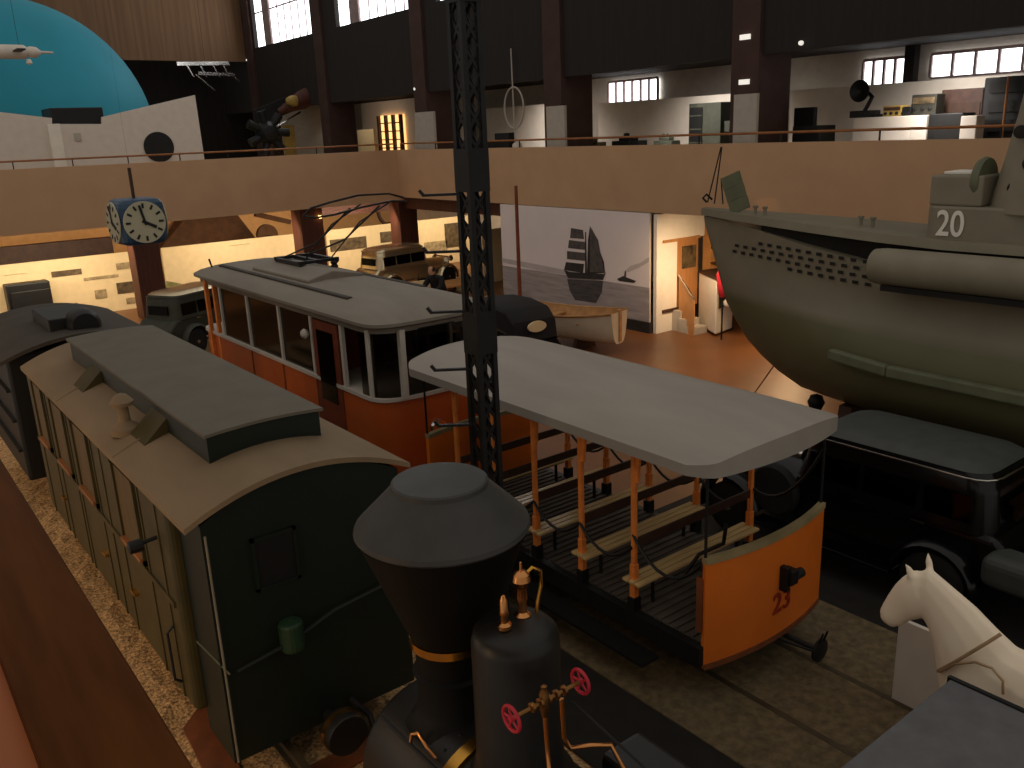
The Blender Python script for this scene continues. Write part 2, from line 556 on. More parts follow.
# narrow-gauge rails and sleepers under the coach and engine; tram rails in the paving
def railbar(x, y0, y1, z, label):
    mb = MB()
    mb.box(x - .06, x + .06, y0, y1, z, z + .02)
    mb.box(x - .015, x + .015, y0, y1, z + .02, z + .1)
    mb.box(x - .035, x + .035, y0, y1, z + .1, z + .14)
    tag(mb.build('rail', 'steel'), label, 'rail')
railbar(2.44, -3, 23, .1, 'rusty rail on the gravel, nearer the handrail')
railbar(3.2, -3, 23, .1, 'rusty rail under the engine, farther from the handrail')
railbar(6.55, -4, 18, -.106, 'tram rail set in paving on the locomotive side')
railbar(7.58, -4, 18, -.106, 'tram rail set in paving on the motor car side')
tag(MB().prism([onz(x_, y_, .1) for x_, y_ in ((203, 700), (222, 696), (240, 768), (205, 772), (183, 728))], (0, 0, -.06)).build('rusty_plate', 'rust'), 'rusty brown plate lying on the gravel at the coach corner', 'plate')
for k, (y, lb) in enumerate(((6.6, 'brown wooden sleeper in the gravel just clear of the coach end'), (5.85, 'brown wooden sleeper beneath the front of the steam engine'))):
    tag(MB().box(1.95, 3.7, y - .13, y + .13, .03, .1).build('sleeper', 'rust', bevel=.01), lb, 'sleeper', 'track sleepers')
#%%RAIL
# ================================================================== GREEN COACH
def bowed(x0, x1, zs, rise, y, n=16, drop=0):
    """points of a bowed roof line from x0 to x1"""
    return [V((x0 + (x1 - x0) * k / n, y, zs + rise * (1 - (2 * k / n - 1) ** 2))) for k in range(n + 1)]


def roof_slab(mb, x0, x1, zs, rise, y0, y1, th, n=16, ny=2):
    rings = []
    for j in range(ny + 1):
        y = y0 + (y1 - y0) * j / ny
        top = bowed(x0, x1, zs, rise, y, n)
        bot = [p - V((0, 0, th)) for p in reversed(top)]
        rings.append(top + bot)
    mb.loft(rings)


co = thing('railway_coach', 'dark green railway coach with grey bowed roof and raised clerestory', 'railway coach', (2.82, 10.5, 0))
X0, X1 = 1.79, 3.85
YN, YF = 7.45, 13.95
MB().box(X0, X1, YN, YF, .62, 2.72).build('body', 'coach_green', co, bevel=.06, seg=3)
# end vestibule, narrower, green darkened for shade, with a rounded gable
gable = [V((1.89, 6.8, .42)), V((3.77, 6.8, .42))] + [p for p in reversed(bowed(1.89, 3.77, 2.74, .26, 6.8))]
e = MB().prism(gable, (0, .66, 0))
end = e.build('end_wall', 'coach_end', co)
win = MB()
for a in ((2.31, 2.66),):
    win.box(a[0], a[1], 6.775, 6.80, 2.03, 2.47)
win.build('end_window', 'black', co)
fr = MB()
for x0_, x1_, z0_, z1_ in ((2.28, 2.31, 2.0, 2.5), (2.66, 2.69, 2.0, 2.5), (2.28, 2.69, 2.0, 2.03), (2.28, 2.69, 2.47, 2.5)):
    fr.box(x0_, x1_, 6.76, 6.8, z0_, z1_)
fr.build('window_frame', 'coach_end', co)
MB().tube([(1.91, 6.76, 2.66), (1.91, 6.76, .45)], .011).build('drain_pipe', 'sub_grey', co, label='pale vertical pipe down the coach end')
MB().tube([(1.94, 6.74, 1.35), (1.78, 7.0, 1.62)], .008).build('lever', 'sub_green', co)
MB().lathe([(0, 1.36), (.1, 1.36), (.11, 1.4), (.11, 1.64), (0, 1.66)], (2.52, 6.72, 0), 18).build('brake_box', 'brake_green', co, bevel=.02)
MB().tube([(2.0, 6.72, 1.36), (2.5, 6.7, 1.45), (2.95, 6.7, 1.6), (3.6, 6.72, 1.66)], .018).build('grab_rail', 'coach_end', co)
# roof with overhang and clerestory
r_ = MB()
roof_slab(r_, 1.75, 3.88, 2.78, .27, 6.74, 14.02, .05, 20)
roof = r_.build('roof', 'coach_roof', co, smooth=40)
r_ = MB()
for y in (8.95, 11.6):
    pts = bowed(1.76, 3.87, 2.785, .275, y, 14)
    r_.tube(pts, .012, 5)
r_.build('roof_seam', 'coach_roof', roof)
cl = MB()
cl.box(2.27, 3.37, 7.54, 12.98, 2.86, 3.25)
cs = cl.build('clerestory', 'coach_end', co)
r_ = MB()
roof_slab(r_, 2.24, 3.4, 3.265, .03, 7.5, 13.05, .03, 10)
r_.build('clerestory_roof', 'coach_clere', cs, smooth=40)
for y in (8.75, 11.35):
    MB().prism([V((2.3, y - .02, 2.92)), V((2.02, y - .02, 2.9)), V((2.3, y - .02, 3.16))], (0, .5, 0)).build('air_scoop', 'coach_green', cs)
MB().lathe([(.15, 0), (.15, .07), (.12, .09), (.06, .14), (.055, .3), (.11, .31), (.12, .35), (.06, .42), (.01, .44)], (2.02, 9.38, 2.87), 20).build('roof_ventilator', 'coach_roof', co, smooth=40)
# windows along the gravel side with brown blinds behind brown frames
for k, (y0, y1) in enumerate(((8.42, 9.12), (10.28, 10.98), (11.5, 12.2), (12.8, 13.4))):
    MB().box(X0 - .012, X0 + .01, y0, y1, 1.86, 2.66).build('window_blind', 'coach_brown', co)
    f = MB()
    for a, b, c_, d in ((y0 - .05, y0, 1.8, 2.68), (y1, y1 + .05, 1.8, 2.68), (y0 - .05, y1 + .05, 1.78, 1.86)):
        f.box(X0 - .035, X0 + .01, a, b, c_, d)
    f.build('window_frame', 'coach_green', co)
    MB().box(X0 - .06, X0 + .01, y0, y1, 1.83, 1.87).build('window_sill', 'rail_wood', co)  # lighter sill colour paints the orange light along the window bottoms
f = MB()
for y in (7.75, 8.3, 9.3, 9.75, 10.15, 11.2, 11.38, 12.35, 12.65, 13.55):
    f.box(X0 - .012, X0 + .01, y - .02, y + .02, .66, 2.68)
f.box(X0 - .02, X0 + .01, YN + .1, YF - .1, 1.70, 1.76)
f.build('side_batten', 'coach_green', co)
MB().tube([(X0 - .02, 7.7, .85), (X0 - .08, 7.7, .9), (X0 - .08, 7.7, 1.4), (X0 - .02, 7.7, 1.45)], .014).build('grab_handle', 'black', co)
f = MB()
for y in (9.0, 10.2, 12.4):
    MB().box(X0 - .05, X0, y, y + .16, 1.2, 1.23).build('door_handle', 'brass', co)
lm = MB().tube([(1.8, 7.85, 2.3), (1.62, 7.85, 2.28)], .02)
lm.lathe([(.01, -.07), (.06, -.06), (.06, .06), (.01, .07)], (1.6, 7.85, 2.27), 12, 'X')
lm.build('tail_lamp', 'black', co)
MB().box(2.1, 3.54, 7.2, 13.9, .42, .62).build('underframe', 'black', co)
for y in (8.6, 12.6):
    for x in (2.44, 3.2):
        MB().lathe([(.08, -.05), (.3, -.05), (.33, -.02), (.33, .03), (.08, .05)], (x, y, .57), 24, 'X').build('wheel', 'iron', co, smooth=40)
# centre buffer and coupling at the near end
MB().lathe([(.06, 0), (.06, -.22), (.2, -.24), (.2, -.4), (.19, -.42), (.0, -.425)], (2.8, 6.78, .5), 28, 'Y').build('buffer', 'loco', co, smooth=40, label='round black centre buffer')
MB().tube([(3.05, 6.78, .55), (3.1, 6.5, .5), (3.06, 6.3, .3), (3.12, 6.2, .2)], .03).build('coupling_hook', 'iron', co)

MB().lathe([(.2, -.27), (.207, -.27), (.207, -.33), (.2, -.33)], (2.8, 6.78, .5), 28, 'Y', cap=False).build('buffer_rim', 'brass', co, smooth=40)  # added brass ring, painting the warm lamp glint on the buffer

# ================================================================== DARK COACH BEHIND
dc = thing('railway_coach', 'black railway coach standing behind the green coach under the clock', 'railway coach', (2.75, 18, 0))
MB().box(1.72, 3.9, 15.3, 18.3, .6, 2.72).build('body', 'black', dc, bevel=.05)
r_ = MB()
roof_slab(r_, 1.6, 4.02, 2.70, .26, 14.9, 18.5, .06, 20)
r_.build('roof', 'dark_roof', dc, smooth=40)
MB().box(2.45, 3.2, 15.5, 16.9, 2.92, 3.14).build('roof_box', 'black', dc, bevel=.02)
MB().lathe([(.0, -.1), (.2, -.1), (.26, 0), (.26, .25), (.2, .3)], (2.95, 15.35, 3.0), 24, 'Y').build('roof_lamp', 'black', dc, smooth=40)
a = arc((2.75, 15.22, 1.9), .75, 0, 180, 16)
MB().tube(a, .03).build('end_arch', 'iron', dc)
f = MB()
for z in (1.1, 1.6, 2.1):
    f.box(1.66, 1.73, 15.4, 18.2, z, z + .04)
f.build('side_batten', 'iron', dc)
MB().box(2.1, 3.5, 15.2, 18.2, .36, .6).build('underframe', 'black', dc)
for y in (16.0, 17.6):
    for x in (2.44, 3.2):
        MB().lathe([(.08, -.05), (.3, -.05), (.33, 0), (.08, .05)], (x, y, .57), 20, 'X').build('wheel', 'iron', dc, smooth=40)
MB().lathe([(.05, 0), (.05, -.2), (.17, -.22), (.17, -.3), (0, -.31)], (2.8, 15.3, .6), 20, 'Y').build('buffer', 'iron', dc, smooth=40)

# ================================================================== STEAM LOCOMOTIVE
lo = thing('steam_locomotive', 'black steam locomotive with wide funnel chimney and brass safety valves', 'steam locomotive', (2.85, 2.6, 0))
BX, BZ, BR = 2.85, 1.24, .57
MB().lathe([(.0, 5.12), (.4, 5.12), (.52, 5.08), (BR, 5.0), (BR, 4.2), (BR - .015, 4.19), (BR - .015, -1.2), (0, -1.2)][::-1], (BX, 0, BZ), 48, 'Y').build('boiler', 'loco', lo, smooth=35)
for y, w_ in ((4.16, .05), (2.4, .05)):
    MB().lathe([(BR - .02, -w_), (BR + .012, -w_), (BR + .012, w_), (BR - .02, w_)], (BX, y, BZ), 48, 'Y').build('boiler_band', 'brass', lo, smooth=40)
rv = MB()
for k in range(24):
    a = 2 * PI * k / 24
    rv.lathe([(.014, 0), (.01, .012)], (BX + (BR - .02) * math.cos(a), 4.3, BZ + (BR - .0) * math.sin(a)), 6, 'Z')
rv.build('rivets', 'iron', lo)
CX, CY = 2.86, 4.6
ch = MB().lathe([(.36, 1.68), (.29, 1.74), (.26, 1.82), (.25, 1.98), (.25, 2.06), (.28, 2.08), (.25, 2.1), (.25, 2.32), (.27, 2.36), (.30, 2.42), (.56, 3.1), (.59, 3.16)], (CX, CY, .04), 40)
chim = ch.build('chimney', 'soot', lo, smooth=35)
MB().lathe([(.585, 3.16), (.60, 3.18), (.59, 3.21), (.33, 3.47), (.325, 3.5), (.31, 3.51), (.0, 3.52)], (CX, CY, .04), 40).build('chimney_cap', 'loco_top', chim, smooth=25)
MB().lathe([(.25, 2.30), (.285, 2.30), (.285, 2.36), (.25, 2.36)], (CX, CY, .04), 40).build('chimney_ring', 'brass', chim, smooth=40)
DX, DY = 2.86, 3.83
dm = MB().lathe([(.36, 1.66), (.31, 1.74), (.285, 1.82), (.28, 2.66), (.265, 2.72), (.23, 2.755), (.15, 2.78), (0, 2.79)], (DX, DY, .05), 40)
dome = dm.build('steam_dome', 'loco', lo, smooth=35)
MB().lathe([(.03, 0), (.045, .01), (.045, .035), (.024, .05), (.026, .1), (.03, .11), (.026, .13), (.024, .2), (.012, .23), (0, .235)], (DX - .1, DY - .03, 2.83), 16).build('whistle', 'copper', dome, smooth=35)
MB().lathe([(.05, 0), (.055, .02), (.03, .04), (.028, .1), (.036, .14), (.03, .2), (.045, .23), (.062, .26), (.055, .3), (.03, .32), (.01, .325), (.008, .38), (0, .385)], (DX + .08, DY + .02, 2.82), 16).build('safety_valve', 'copper', dome, smooth=35)
MB().tube([(DX + .1, DY + .02, 3.1), (DX + .16, DY + .01, 3.14), (DX + .22, DY, 3.1), (DX + .22, DY, 3.0), (DX + .19, DY, 2.9), (DX + .17, DY, 2.79)], .013).build('valve_pipe', 'brass', dome, smooth=60)
# cross valve with two red handwheels and copper pipes
VY, VZ = 3.35, 2.6
va = MB()
va.tube([(2.46, VY, VZ), (2.96, VY, VZ)], .014)
for x in (2.6, 2.66, 2.72, 2.78, 2.84):
    va.lathe([(.02, -.014), (.032, -.008), (.032, .008), (.02, .014)], (x, VY, VZ), 12, 'X')
va.lathe([(.02, -.1), (.03, -.05), (.03, .05), (.015, .08), (.02, .1), (0, .11)], (2.69, VY, VZ), 12, 'Z')
val = va.build('cross_valve', 'bronze', lo, smooth=40)
for x in (2.45, 2.97):
    hw = MB()
    hw.tube([V((x, VY + .075 * math.cos(2 * PI * k / 20), VZ + .075 * math.sin(2 * PI * k / 20))) for k in range(20)], .011, 8, closed=True)
    hw.lathe([(0, -.015), (.02, -.012), (.02, .012), (0, .015)], (x, VY, VZ), 10, 'X')
    for k in range(5):
        a = 2 * PI * k / 5
        hw.tube([(x, VY, VZ), (x, VY + .075 * math.cos(a), VZ + .075 * math.sin(a))], .007, 6)
    hw.build('handwheel', 'red', val, smooth=50, label='red spoked handwheel')
MB().tube([(2.69, VY, 2.55), (2.7, VY, 2.3), (2.69, VY - .03, 2.12), (2.6, VY - .12, 2.0), (2.5, VY - .2, 1.72)], .016).build('copper_pipe', 'copper', lo, smooth=60)
MB().tube([(2.82, VY, 2.55), (2.83, VY, 2.28), (2.86, VY - .02, 2.2), (2.98, VY - .06, 2.18), (3.1, VY - .12, 2.16), (3.12, VY - .24, 2.0), (3.1, VY - .3, 1.7)], .016).build('copper_pipe', 'copper', lo, smooth=60)
MB().tube([(2.9, VY, 2.5), (3.16, 2.4, 2.0), (3.2, 1.2, 1.9)], .008).build('control_rod', 'iron', lo)
MB().tube([(2.42, 4.5, 1.74), (2.44, 4.5, 1.82), (2.46, 4.44, 1.85), (2.47, 4.36, 1.78), (2.5, 4.3, 1.72)], .014).build('blower_pipe', 'copper', lo, smooth=60)
MB().tube([(2.42, 4.9, 1.74), (2.4, 3.6, 1.78), (2.38, 0, 1.8)], .015).build('handrail', 'iron', lo)
MB().box(3.55, 3.95, -1, 3.82, .7, 1.5).build('side_tank', 'loco', lo, bevel=.05, seg=3)
MB().box(1.95, 2.3, -1, 2.9, .7, 1.45).build('side_tank', 'loco', lo, bevel=.05, seg=3)
MB().box(1.95, 3.75, -1.2, 5.3, .55, .66).build('running_board', 'iron', lo, bevel=.01)
MB().box(2.15, 3.55, 5.3, 5.45, .42, .72).build('buffer_beam', 'black', lo, bevel=.02)
MB().box(2.45, 3.25, 4.3, 5.05, .6, .95).build('saddle', 'iron', lo)
for y in (4.4, 3.2, 2.0, .8):
    for x in (2.44, 3.2):
        MB().lathe([(.08, -.05), (.28, -.05), (.31, 0), (.08, .05)], (x, y, .55), 20, 'X').build('wheel', 'iron', lo, smooth=40)

# ================================================================== OPEN TRAM TRAILER "23"
ot = thing('open_tram_trailer', 'orange open-sided tram trailer numbered 23 with slatted benches', 'tram', (7.07, 7.4, 0))
TC = 7.07
# roof outline : rounded rectangle with bowed ends, crowned
def tram_roof(mb, xc, hw, y0, y1, endbow, z_edge, crown, th, rc=.25, n=48):
    out = []
    ys = [y0 + (y1 - y0) * j / 12 for j in range(13)]
    def end(sign, ye):
        pts = []
        for k in range(n + 1):
            s = -1 + 2 * k / n
            x = xc + hw * s
            b = endbow * (1 - s * s)
            c_ = rc * max(0, (abs(s) - (1 - rc / hw)) / (rc / hw)) ** 2.2
            pts.append((x, ye + sign * (b - c_)))
        return pts
    near = end(-1, y0)
    far = end(1, y1)
    rings = []
    for k in range(n + 1):
        x = near[k][0]
        s = (x - xc) / hw
        ya, yb = near[k][1], far[k][1]
        rows = []
        for j in range(13):
            f = j / 12
            y = ya + (yb - ya) * f
            e = min(1, min(y - ya, yb - y) / .7)
            z = z_edge + crown * (1 - abs(s) ** 2.4) * (1 - .45 * (1 - max(0, e)) ** 2)
            rows.append(V((x, y, z)))
        rings.append(rows)
    vs = [p for r in rings for p in r]
    nb = len(vs)
    vs += [V((p.x, p.y, z_edge - th)) for p in vs]
    fs = []
    C_ = 13
    for k in range(n):
        for j in range(C_ - 1):
            a = k * C_ + j
            fs.append((a, a + 1, a + C_ + 1, a + C_))
            fs.append((nb + a, nb + a + C_, nb + a + C_ + 1, nb + a + 1))
    bd = [j for j in range(C_)] + [k * C_ + C_ - 1 for k in range(1, n + 1)] + [n * C_ + j for j in range(C_ - 2, -1, -1)] + [k * C_ for k in range(n - 1, 0, -1)]
    for i in range(len(bd)):
        a, b = bd[i], bd[(i + 1) % len(bd)]
        fs.append((a, b, nb + b, nb + a))
    mb.add(vs, fs)


r_ = MB()
tram_roof(r_, 7.0, 1.14, 4.86, 10.2, .16, 2.70, .24, .11, rc=.2)
orf = r_.build('roof', 'tram_roof', ot, smooth=50)
r_ = MB()
r_.box(7.5, 7.53, 5.6, 9.5, 2.87, 2.905)
r_.build('roof_seam', 'tram_roof', orf)
# floor, sole bars, running boards
MB().box(6.12, 7.98, 5.0, 10.1, .62, .70).build('floor_deck', 'deckboard', ot)
f = MB()
for k in range(46):
    y = 5.05 + k * .11
    f.box(6.12, 7.98, y, y + .05, .70, .718)
f.build('floor_slats', 'deckboard', ot)
for x in (6.06, 8.04):
    MB().box(x - .05, x + .05, 4.98, 10.1, .48, .70).build('sole_bar', 'black', ot)
for x in (5.86, 8.24):
    MB().box(x - .13, x + .13, 5.5, 9.6, .34, .38).build('running_board', 'black', ot)
# posts and benches
ys = [5.95, 6.78, 7.61, 8.44, 9.27]
for y in ys:
    for x in (6.08, 8.06):
        p = MB()
        p.beam((x, y, .7), (x, y, 1.25), .075, .075)
        p.beam((x, y, 1.25), (x, y, 2.6), .055, .055)
        p.beam((x, y - .035, 2.2), (x, y - .07, 2.58), .05, .05)
        p.build('post', 'orange_wood', ot, bevel=.01)
        MB().box(x - .06, x + .06, y - .05, y + .05, .66, .86).build('post_foot', 'black', ot, bevel=.01)
def bench(y):
    s = MB()
    for k in range(3):
        s.box(6.0, 8.06, y - .15 + k * .09, y - .075 + k * .09, 1.04, 1.075)
    b = s.build('bench_seat', 'slat', ot, bevel=.008)
    MB().box(6.2, 7.94, y - .05, y + .02, .98, 1.04).build('bench_bearer', 'dark_wood', b)
    for x in (6.35, 7.8):
        MB().tube([(x, y - .02, .7), (x, y - .02, 1.0)], .022, 8).build('bench_leg', 'iron', b)
    MB().box(6.1, 8.04, y - .015, y + .015, 1.43, 1.54).build('bench_backrest', 'dark_wood', b, bevel=.01)
for y in ys:
    bench(y)
# ropes between the posts on the near long side
for a, b in zip(ys[:-1], ys[1:]):
    for x in (6.05, 8.09):
        MB().tube([V((x, a + (b - a) * k / 8, 1.45 - .22 * (1 - (2 * k / 8 - 1) ** 2))) for k in range(9)], .018, 6).build('safety_rope', 'black', ot, smooth=60)
MB().tube([V((6.06 + 0.0 * k, 5.02 + (5.95 - 5.02) * k / 8, 1.6 - .3 * (1 - (2 * k / 8 - 1) ** 2))) for k in range(9)], .018, 6).build('safety_rope', 'black', ot, smooth=60)
MB().tube([V((8.08, 5.02 + (5.95 - 5.02) * k / 8, 2.3 - .75 * (k / 8) + .3 * ((2 * k / 8 - 1) ** 2 - 1))) for k in range(9)], .02, 6).build('safety_rope', 'black', ot, smooth=60)
# curved end panels
def end_panel(y0, sgn, name):
    n = 16
    outer, inner = [], []
    for k in range(n + 1):
        s = -1 + 2 * k / n
        x = TC + 1.0 * s
        outer.append(V((x, y0 + sgn * .14 * (1 - s * s), 0)))
        inner.append(V((x * .985 + TC * .015, y0 - sgn * .05 + sgn * .14 * (1 - s * s), 0)))
    rings = []
    for k in range(n + 1):
        rings.append([outer[k] + V((0, 0, .45)), outer[k] + V((0, 0, 1.62)), inner[k] + V((0, 0, 1.62)), inner[k] + V((0, 0, .45))])
    pn = MB().loft(rings).build('end_panel', 'orange', ot, smooth=50, label=name)
    rings = []
    for k in range(n + 1):
        d = V((0, sgn * .014, 0))
        rings.append([outer[k] + d + V((0, 0, 1.62)), outer[k] + d + V((0, 0, 1.68)), inner[k] - d + V((0, 0, 1.68)), inner[k] - d + V((0, 0, 1.62))])
    MB().loft(rings).build('cap_rail', 'tram_cap', pn, smooth=50)
    rings = []
    for k in range(n + 1):
        d = V((0, sgn * .012, 0))
        rings.append([outer[k] + d + V((0, 0, .44)), outer[k] + d + V((0, 0, .5)), inner[k] + V((0, 0, .5)), inner[k] + V((0, 0, .44))])
    MB().loft(rings).build('bottom_trim', 'rust', pn, smooth=50)
    return pn
pn = end_panel(4.97, -1, 'bright orange curved end panel with number 23')
end_panel(10.05, 1, 'orange curved far end panel')
for x in (6.1, 8.04):
    for y in (5.0, 10.05):
        MB().tube([(x, y, 1.65), (x, y, 2.68)], .016).build('corner_rod', 'iron', ot)
tx = text('23', .33, 'digit_red', pn, (7.15, 4.822, .77), ROT_NEG_Y @ Matrix.Rotation(math.radians(2), 4, 'Y'))
hl = MB()
hl.box(7.12, 7.24, 4.70, 4.85, 1.1, 1.26)
hl.lathe([(.02, -.1), (.055, -.08), (.055, .06), (.03, .08)], (7.3, 4.75, 1.17), 14, 'X')
hl.box(7.09, 7.16, 4.74, 4.84, 1.02, 1.3)
hl.build('headlamp_bracket', 'black', pn, bevel=.008)
MB().box(6.065, 6.09, 5.0, 5.08, .85, 1.45).build('side_guard', 'rust', ot)
MB().tube([(6.5, 5.6, 1.12), (6.6, 5.5, 1.35), (6.75, 5.3, 1.5), (6.72, 5.25, 1.75)], .022).build('brake_handle', 'iron', ot, smooth=60)
# truck, wheels and draw gear
MB().box(6.5, 7.64, 5.6, 9.6, .35, .5).build('truck_frame', 'iron', ot, bevel=.02)
for y in (6.7, 8.5):
    for x in (6.55, 7.58):
        MB().lathe([(.08, -.05), (.29, -.05), (.32, 0), (.08, .05)], (x, y, .37), 24, 'X').build('wheel', 'iron', ot, smooth=40)
dr = MB()
dr.tube([(7.25, 5.2, .4), (7.4, 4.55, .32)], .03)
dr.tube([(7.1, 5.2, .38), (7.38, 4.52, .3)], .015)
dr.lathe([(.02, 0), (.13, -.02), (.13, -.05), (.02, -.07)], (7.42, 4.55, .31), 20, 'Y')
dr.tube([(7.38, 4.5, .42), (7.38, 4.46, .55)], .012)
dr.tube([(7.46, 4.5, .42), (7.46, 4.46, .55)], .012)
dr.build('draw_gear', 'black', ot, smooth=40)

# ================================================================== CLOSED MOTOR TRAM
mt = thing('motor_tram', 'closed orange motor tram with grey roof and pantograph', 'tram', (7.07, 15, 0))
L, Rr = 6.03, 8.11
def tram_outline(z, x0=L, x1=Rr, y0=11.15, y1=19.2, nb=15, bulge=.0):
    xc = (x0 + x1) / 2
    hw = (x1 - x0) / 2
    pts = []
    D = .62
    for k in range(nb + 1):       # near rounded front from one side to the other
        a = PI + PI * k / nb
        cx, sy = math.cos(a), math.sin(a)
        pts.append(V((xc + hw * math.copysign(abs(cx) ** .5, cx), y0 + D * (1 - abs(sy) ** .6), z)))
    for k in range(nb + 1):
        a = PI * k / nb
        cx, sy = math.cos(a), math.sin(a)
        pts.append(V((xc + hw * math.copysign(abs(cx) ** .5, cx), y1 - D * (1 - abs(sy) ** .6), z)))
    return pts
lower = MB().loft([tram_outline(.55, L + .04, Rr - .04), tram_outline(.7), tram_outline(1.86)])
mb_ = lower.build('lower_body', 'orange_dark', mt, smooth=40)
MB().loft([tram_outline(1.86, L - .03, Rr + .03, 11.12, 19.23), tram_outline(1.92, L - .03, Rr + .03, 11.12, 19.23)]).build('sill_band', 'tram_white', mt, smooth=40)
bt = MB()
for y in (13.4, 14.8, 16.3):
    bt.box(L - .015, L + .01, y - .02, y + .02, .7, 1.86)
bt.build('side_batten', 'rust', mb_)
MB().loft([tram_outline(2.93, L - .01, Rr + .01), tram_outline(3.05, L - .03, Rr + .03)]).build('cant_rail', 'tram_roof2', mt, smooth=40)
# roof : crowned shell
rings = []
for zz, k in ((3.0, 0), (3.05, -.1), (3.1, -.1), (3.17, .0), (3.25, .22), (3.31, .5), (3.335, .85)):
    o_ = tram_outline(zz, L + k, Rr - k, 11.15 + k * 1.3, 19.2 - k * 1.3)
    rings.append(o_)
rf = MB().loft(rings).build('roof', 'tram_roof2', mt, smooth=50)
rb = MB()
rb.box(6.32, 6.42, 12.6, 18.4, 3.22, 3.30)
rb.build('roof_board', 'dark_roof', rf)
rb = MB()
rb.box(7.72, 7.82, 12.6, 18.4, 3.22, 3.30)
rb.build('roof_board', 'dark_roof', rf)
MB().prism([V((6.5, 14.4, 3.3)), V((6.5, 14.4, 3.36)), V((7.0, 14.4, 3.48)), V((7.6, 14.4, 3.36)), V((7.6, 14.4, 3.3))], (0, 2.6, 0)).build('roof_hatch', 'tram_roof2', rf, bevel=.02)
MB().tube([(6.25, 18.6, 3.2), (6.2, 18.6, 3.42)], .02).build('roof_peg', 'iron', rf)
# posts, glazing, interior
posts_l = [17.75, 16.28, 14.78, 13.45, 12.35]
for y in posts_l:
    for x in (L + .02, Rr - .02):
        MB().box(x - .03, x + .03, y - .04, y + .04, 1.9, 2.98).build('window_post', 'tram_white', mt)
ol = tram_outline(1.9)
ol2 = tram_outline(2.95)
nb = 15
for x, y in ((6.07, 11.5), (6.42, 11.14), (7.72, 11.14), (8.07, 11.5)):
    MB().box(x - .045, x + .045, y - .045, y + .045, 1.9, 2.98).build('window_post', 'tram_white', mt)
for i in (0, 2, 3):
    pass
for a, b in zip(posts_l[:-1], posts_l[1:]):
    for x in (L + .03, Rr - .03):
        MB().box(x - .004, x + .004, b + .04, a - .04, 1.92, 2.94).build('window_pane', 'pane_dark', mt)
gl = MB()
for k in range(0, nb):
    gl.poly([ol[k], ol[k + 1], ol2[k + 1], ol2[k]])
gl.build('front_glazing', 'pane_dark', mt, smooth=60)
MB().box(6.2, 7.9, 13.3, 13.36, .8, 2.95).build('bulkhead', 'interior', mt)
MB().box(6.2, 7.9, 17.6, 17.66, .8, 2.95).build('bulkhead', 'interior', mt)
MB().box(6.2, 7.95, 12.2, 18.6, 1.87, 1.9).build('interior_floor', 'dark_wood', mt)
MB().box(7.2, 7.6, 13.6, 17.4, 1.88, 2.3).build('interior_bench', 'interior', mt)
for x0_, y0_ in ((6.0, 18.45), (6.05, 18.1)):
    MB().box(x0_ - .03, x0_ + .04, y0_ - .05, y0_ + .05, .8, 3.0).build('rear_door_post', 'orange_wood', mt)
# door opening on the boarding side
d = MB().box(L - .02, L + .03, 12.45, 13.35, .65, 2.9)
dr_ = d.build('door', 'interior', mt)
MB().box(L - .03, L + .035, 12.62, 13.2, 1.55, 2.75).build('door_window', 'carglass', dr_)
MB().lathe([(0, -.06), (.06, -.05), (.09, 0), (.06, .05), (0, .06)], (L - .08, 13.55, 2.62), 14, 'X').build('side_lamp', 'tram_white', mt, smooth=60)
MB().box(6.5, 7.64, 12.6, 18.2, .3, .56).build('truck_frame', 'iron', mt)
for y in (13.8, 16.8):
    for x in (6.55, 7.58):
        MB().lathe([(.08, -.05), (.33, -.05), (.36, 0), (.08, .05)], (x, y, .41), 24, 'X').build('wheel', 'iron', mt, smooth=40)
MB().lathe([(.0, -.1), (.14, -.1), (.16, -.06), (.1, .05)], (6.95, 11.15, 1.3), 24, 'Y').build('headlamp', 'chrome', mt, smooth=40)
# pantograph : base frame, two arms, wide bow
pg = MB()
PB = 16.1
for y in (PB - .55, PB + .55):
    pg.beam((6.85, y, 3.52), (7.7, y, 3.52), .06, .06)
for x in (6.9, 7.3, 7.65):
    pg.beam((x, PB - .6, 3.5), (x, PB + .6, 3.5), .07, .07)
for x in (6.95, 7.6):
    for y in (PB - .55, PB + .55):
        pg.lathe([(.06, 3.34), (.08, 3.38), (.05, 3.42), (.08, 3.46), (.04, 3.5)], (x, y, 0), 10)
pan = pg.build('pantograph', 'black', mt, smooth=40)
for x in (6.98, 7.55):
    MB().tube([(x, PB + .4, 3.54), (x, PB - 1.2, 3.95), (x, 13.5, 4.62)], .017, 6).build('pantograph_arm', 'black', pan)
    MB().tube([(x + .05, PB - .45, 3.54), (x + .05, PB - 1.75, 4.3), (x + .05, 13.2, 4.7)], .013, 6).build('pantograph_arm', 'black', pan)
bow = [V((5.9, 13.0, 4.62)), V((5.95, 12.8, 4.74)), V((6.3, 12.85, 4.8)), V((7.0, 13.2, 4.85)), V((7.7, 13.4, 4.82)), V((8.1, 13.6, 4.72)), V((8.1, 13.5, 4.66)), V((7.7, 13.3, 4.7)), V((7.0, 13.1, 4.66)), V((6.4, 12.9, 4.6)), V((6.05, 12.9, 4.58))]
MB().tube(bow, .018, 6, closed=True).build('pantograph_bow', 'black', pan, smooth=60)

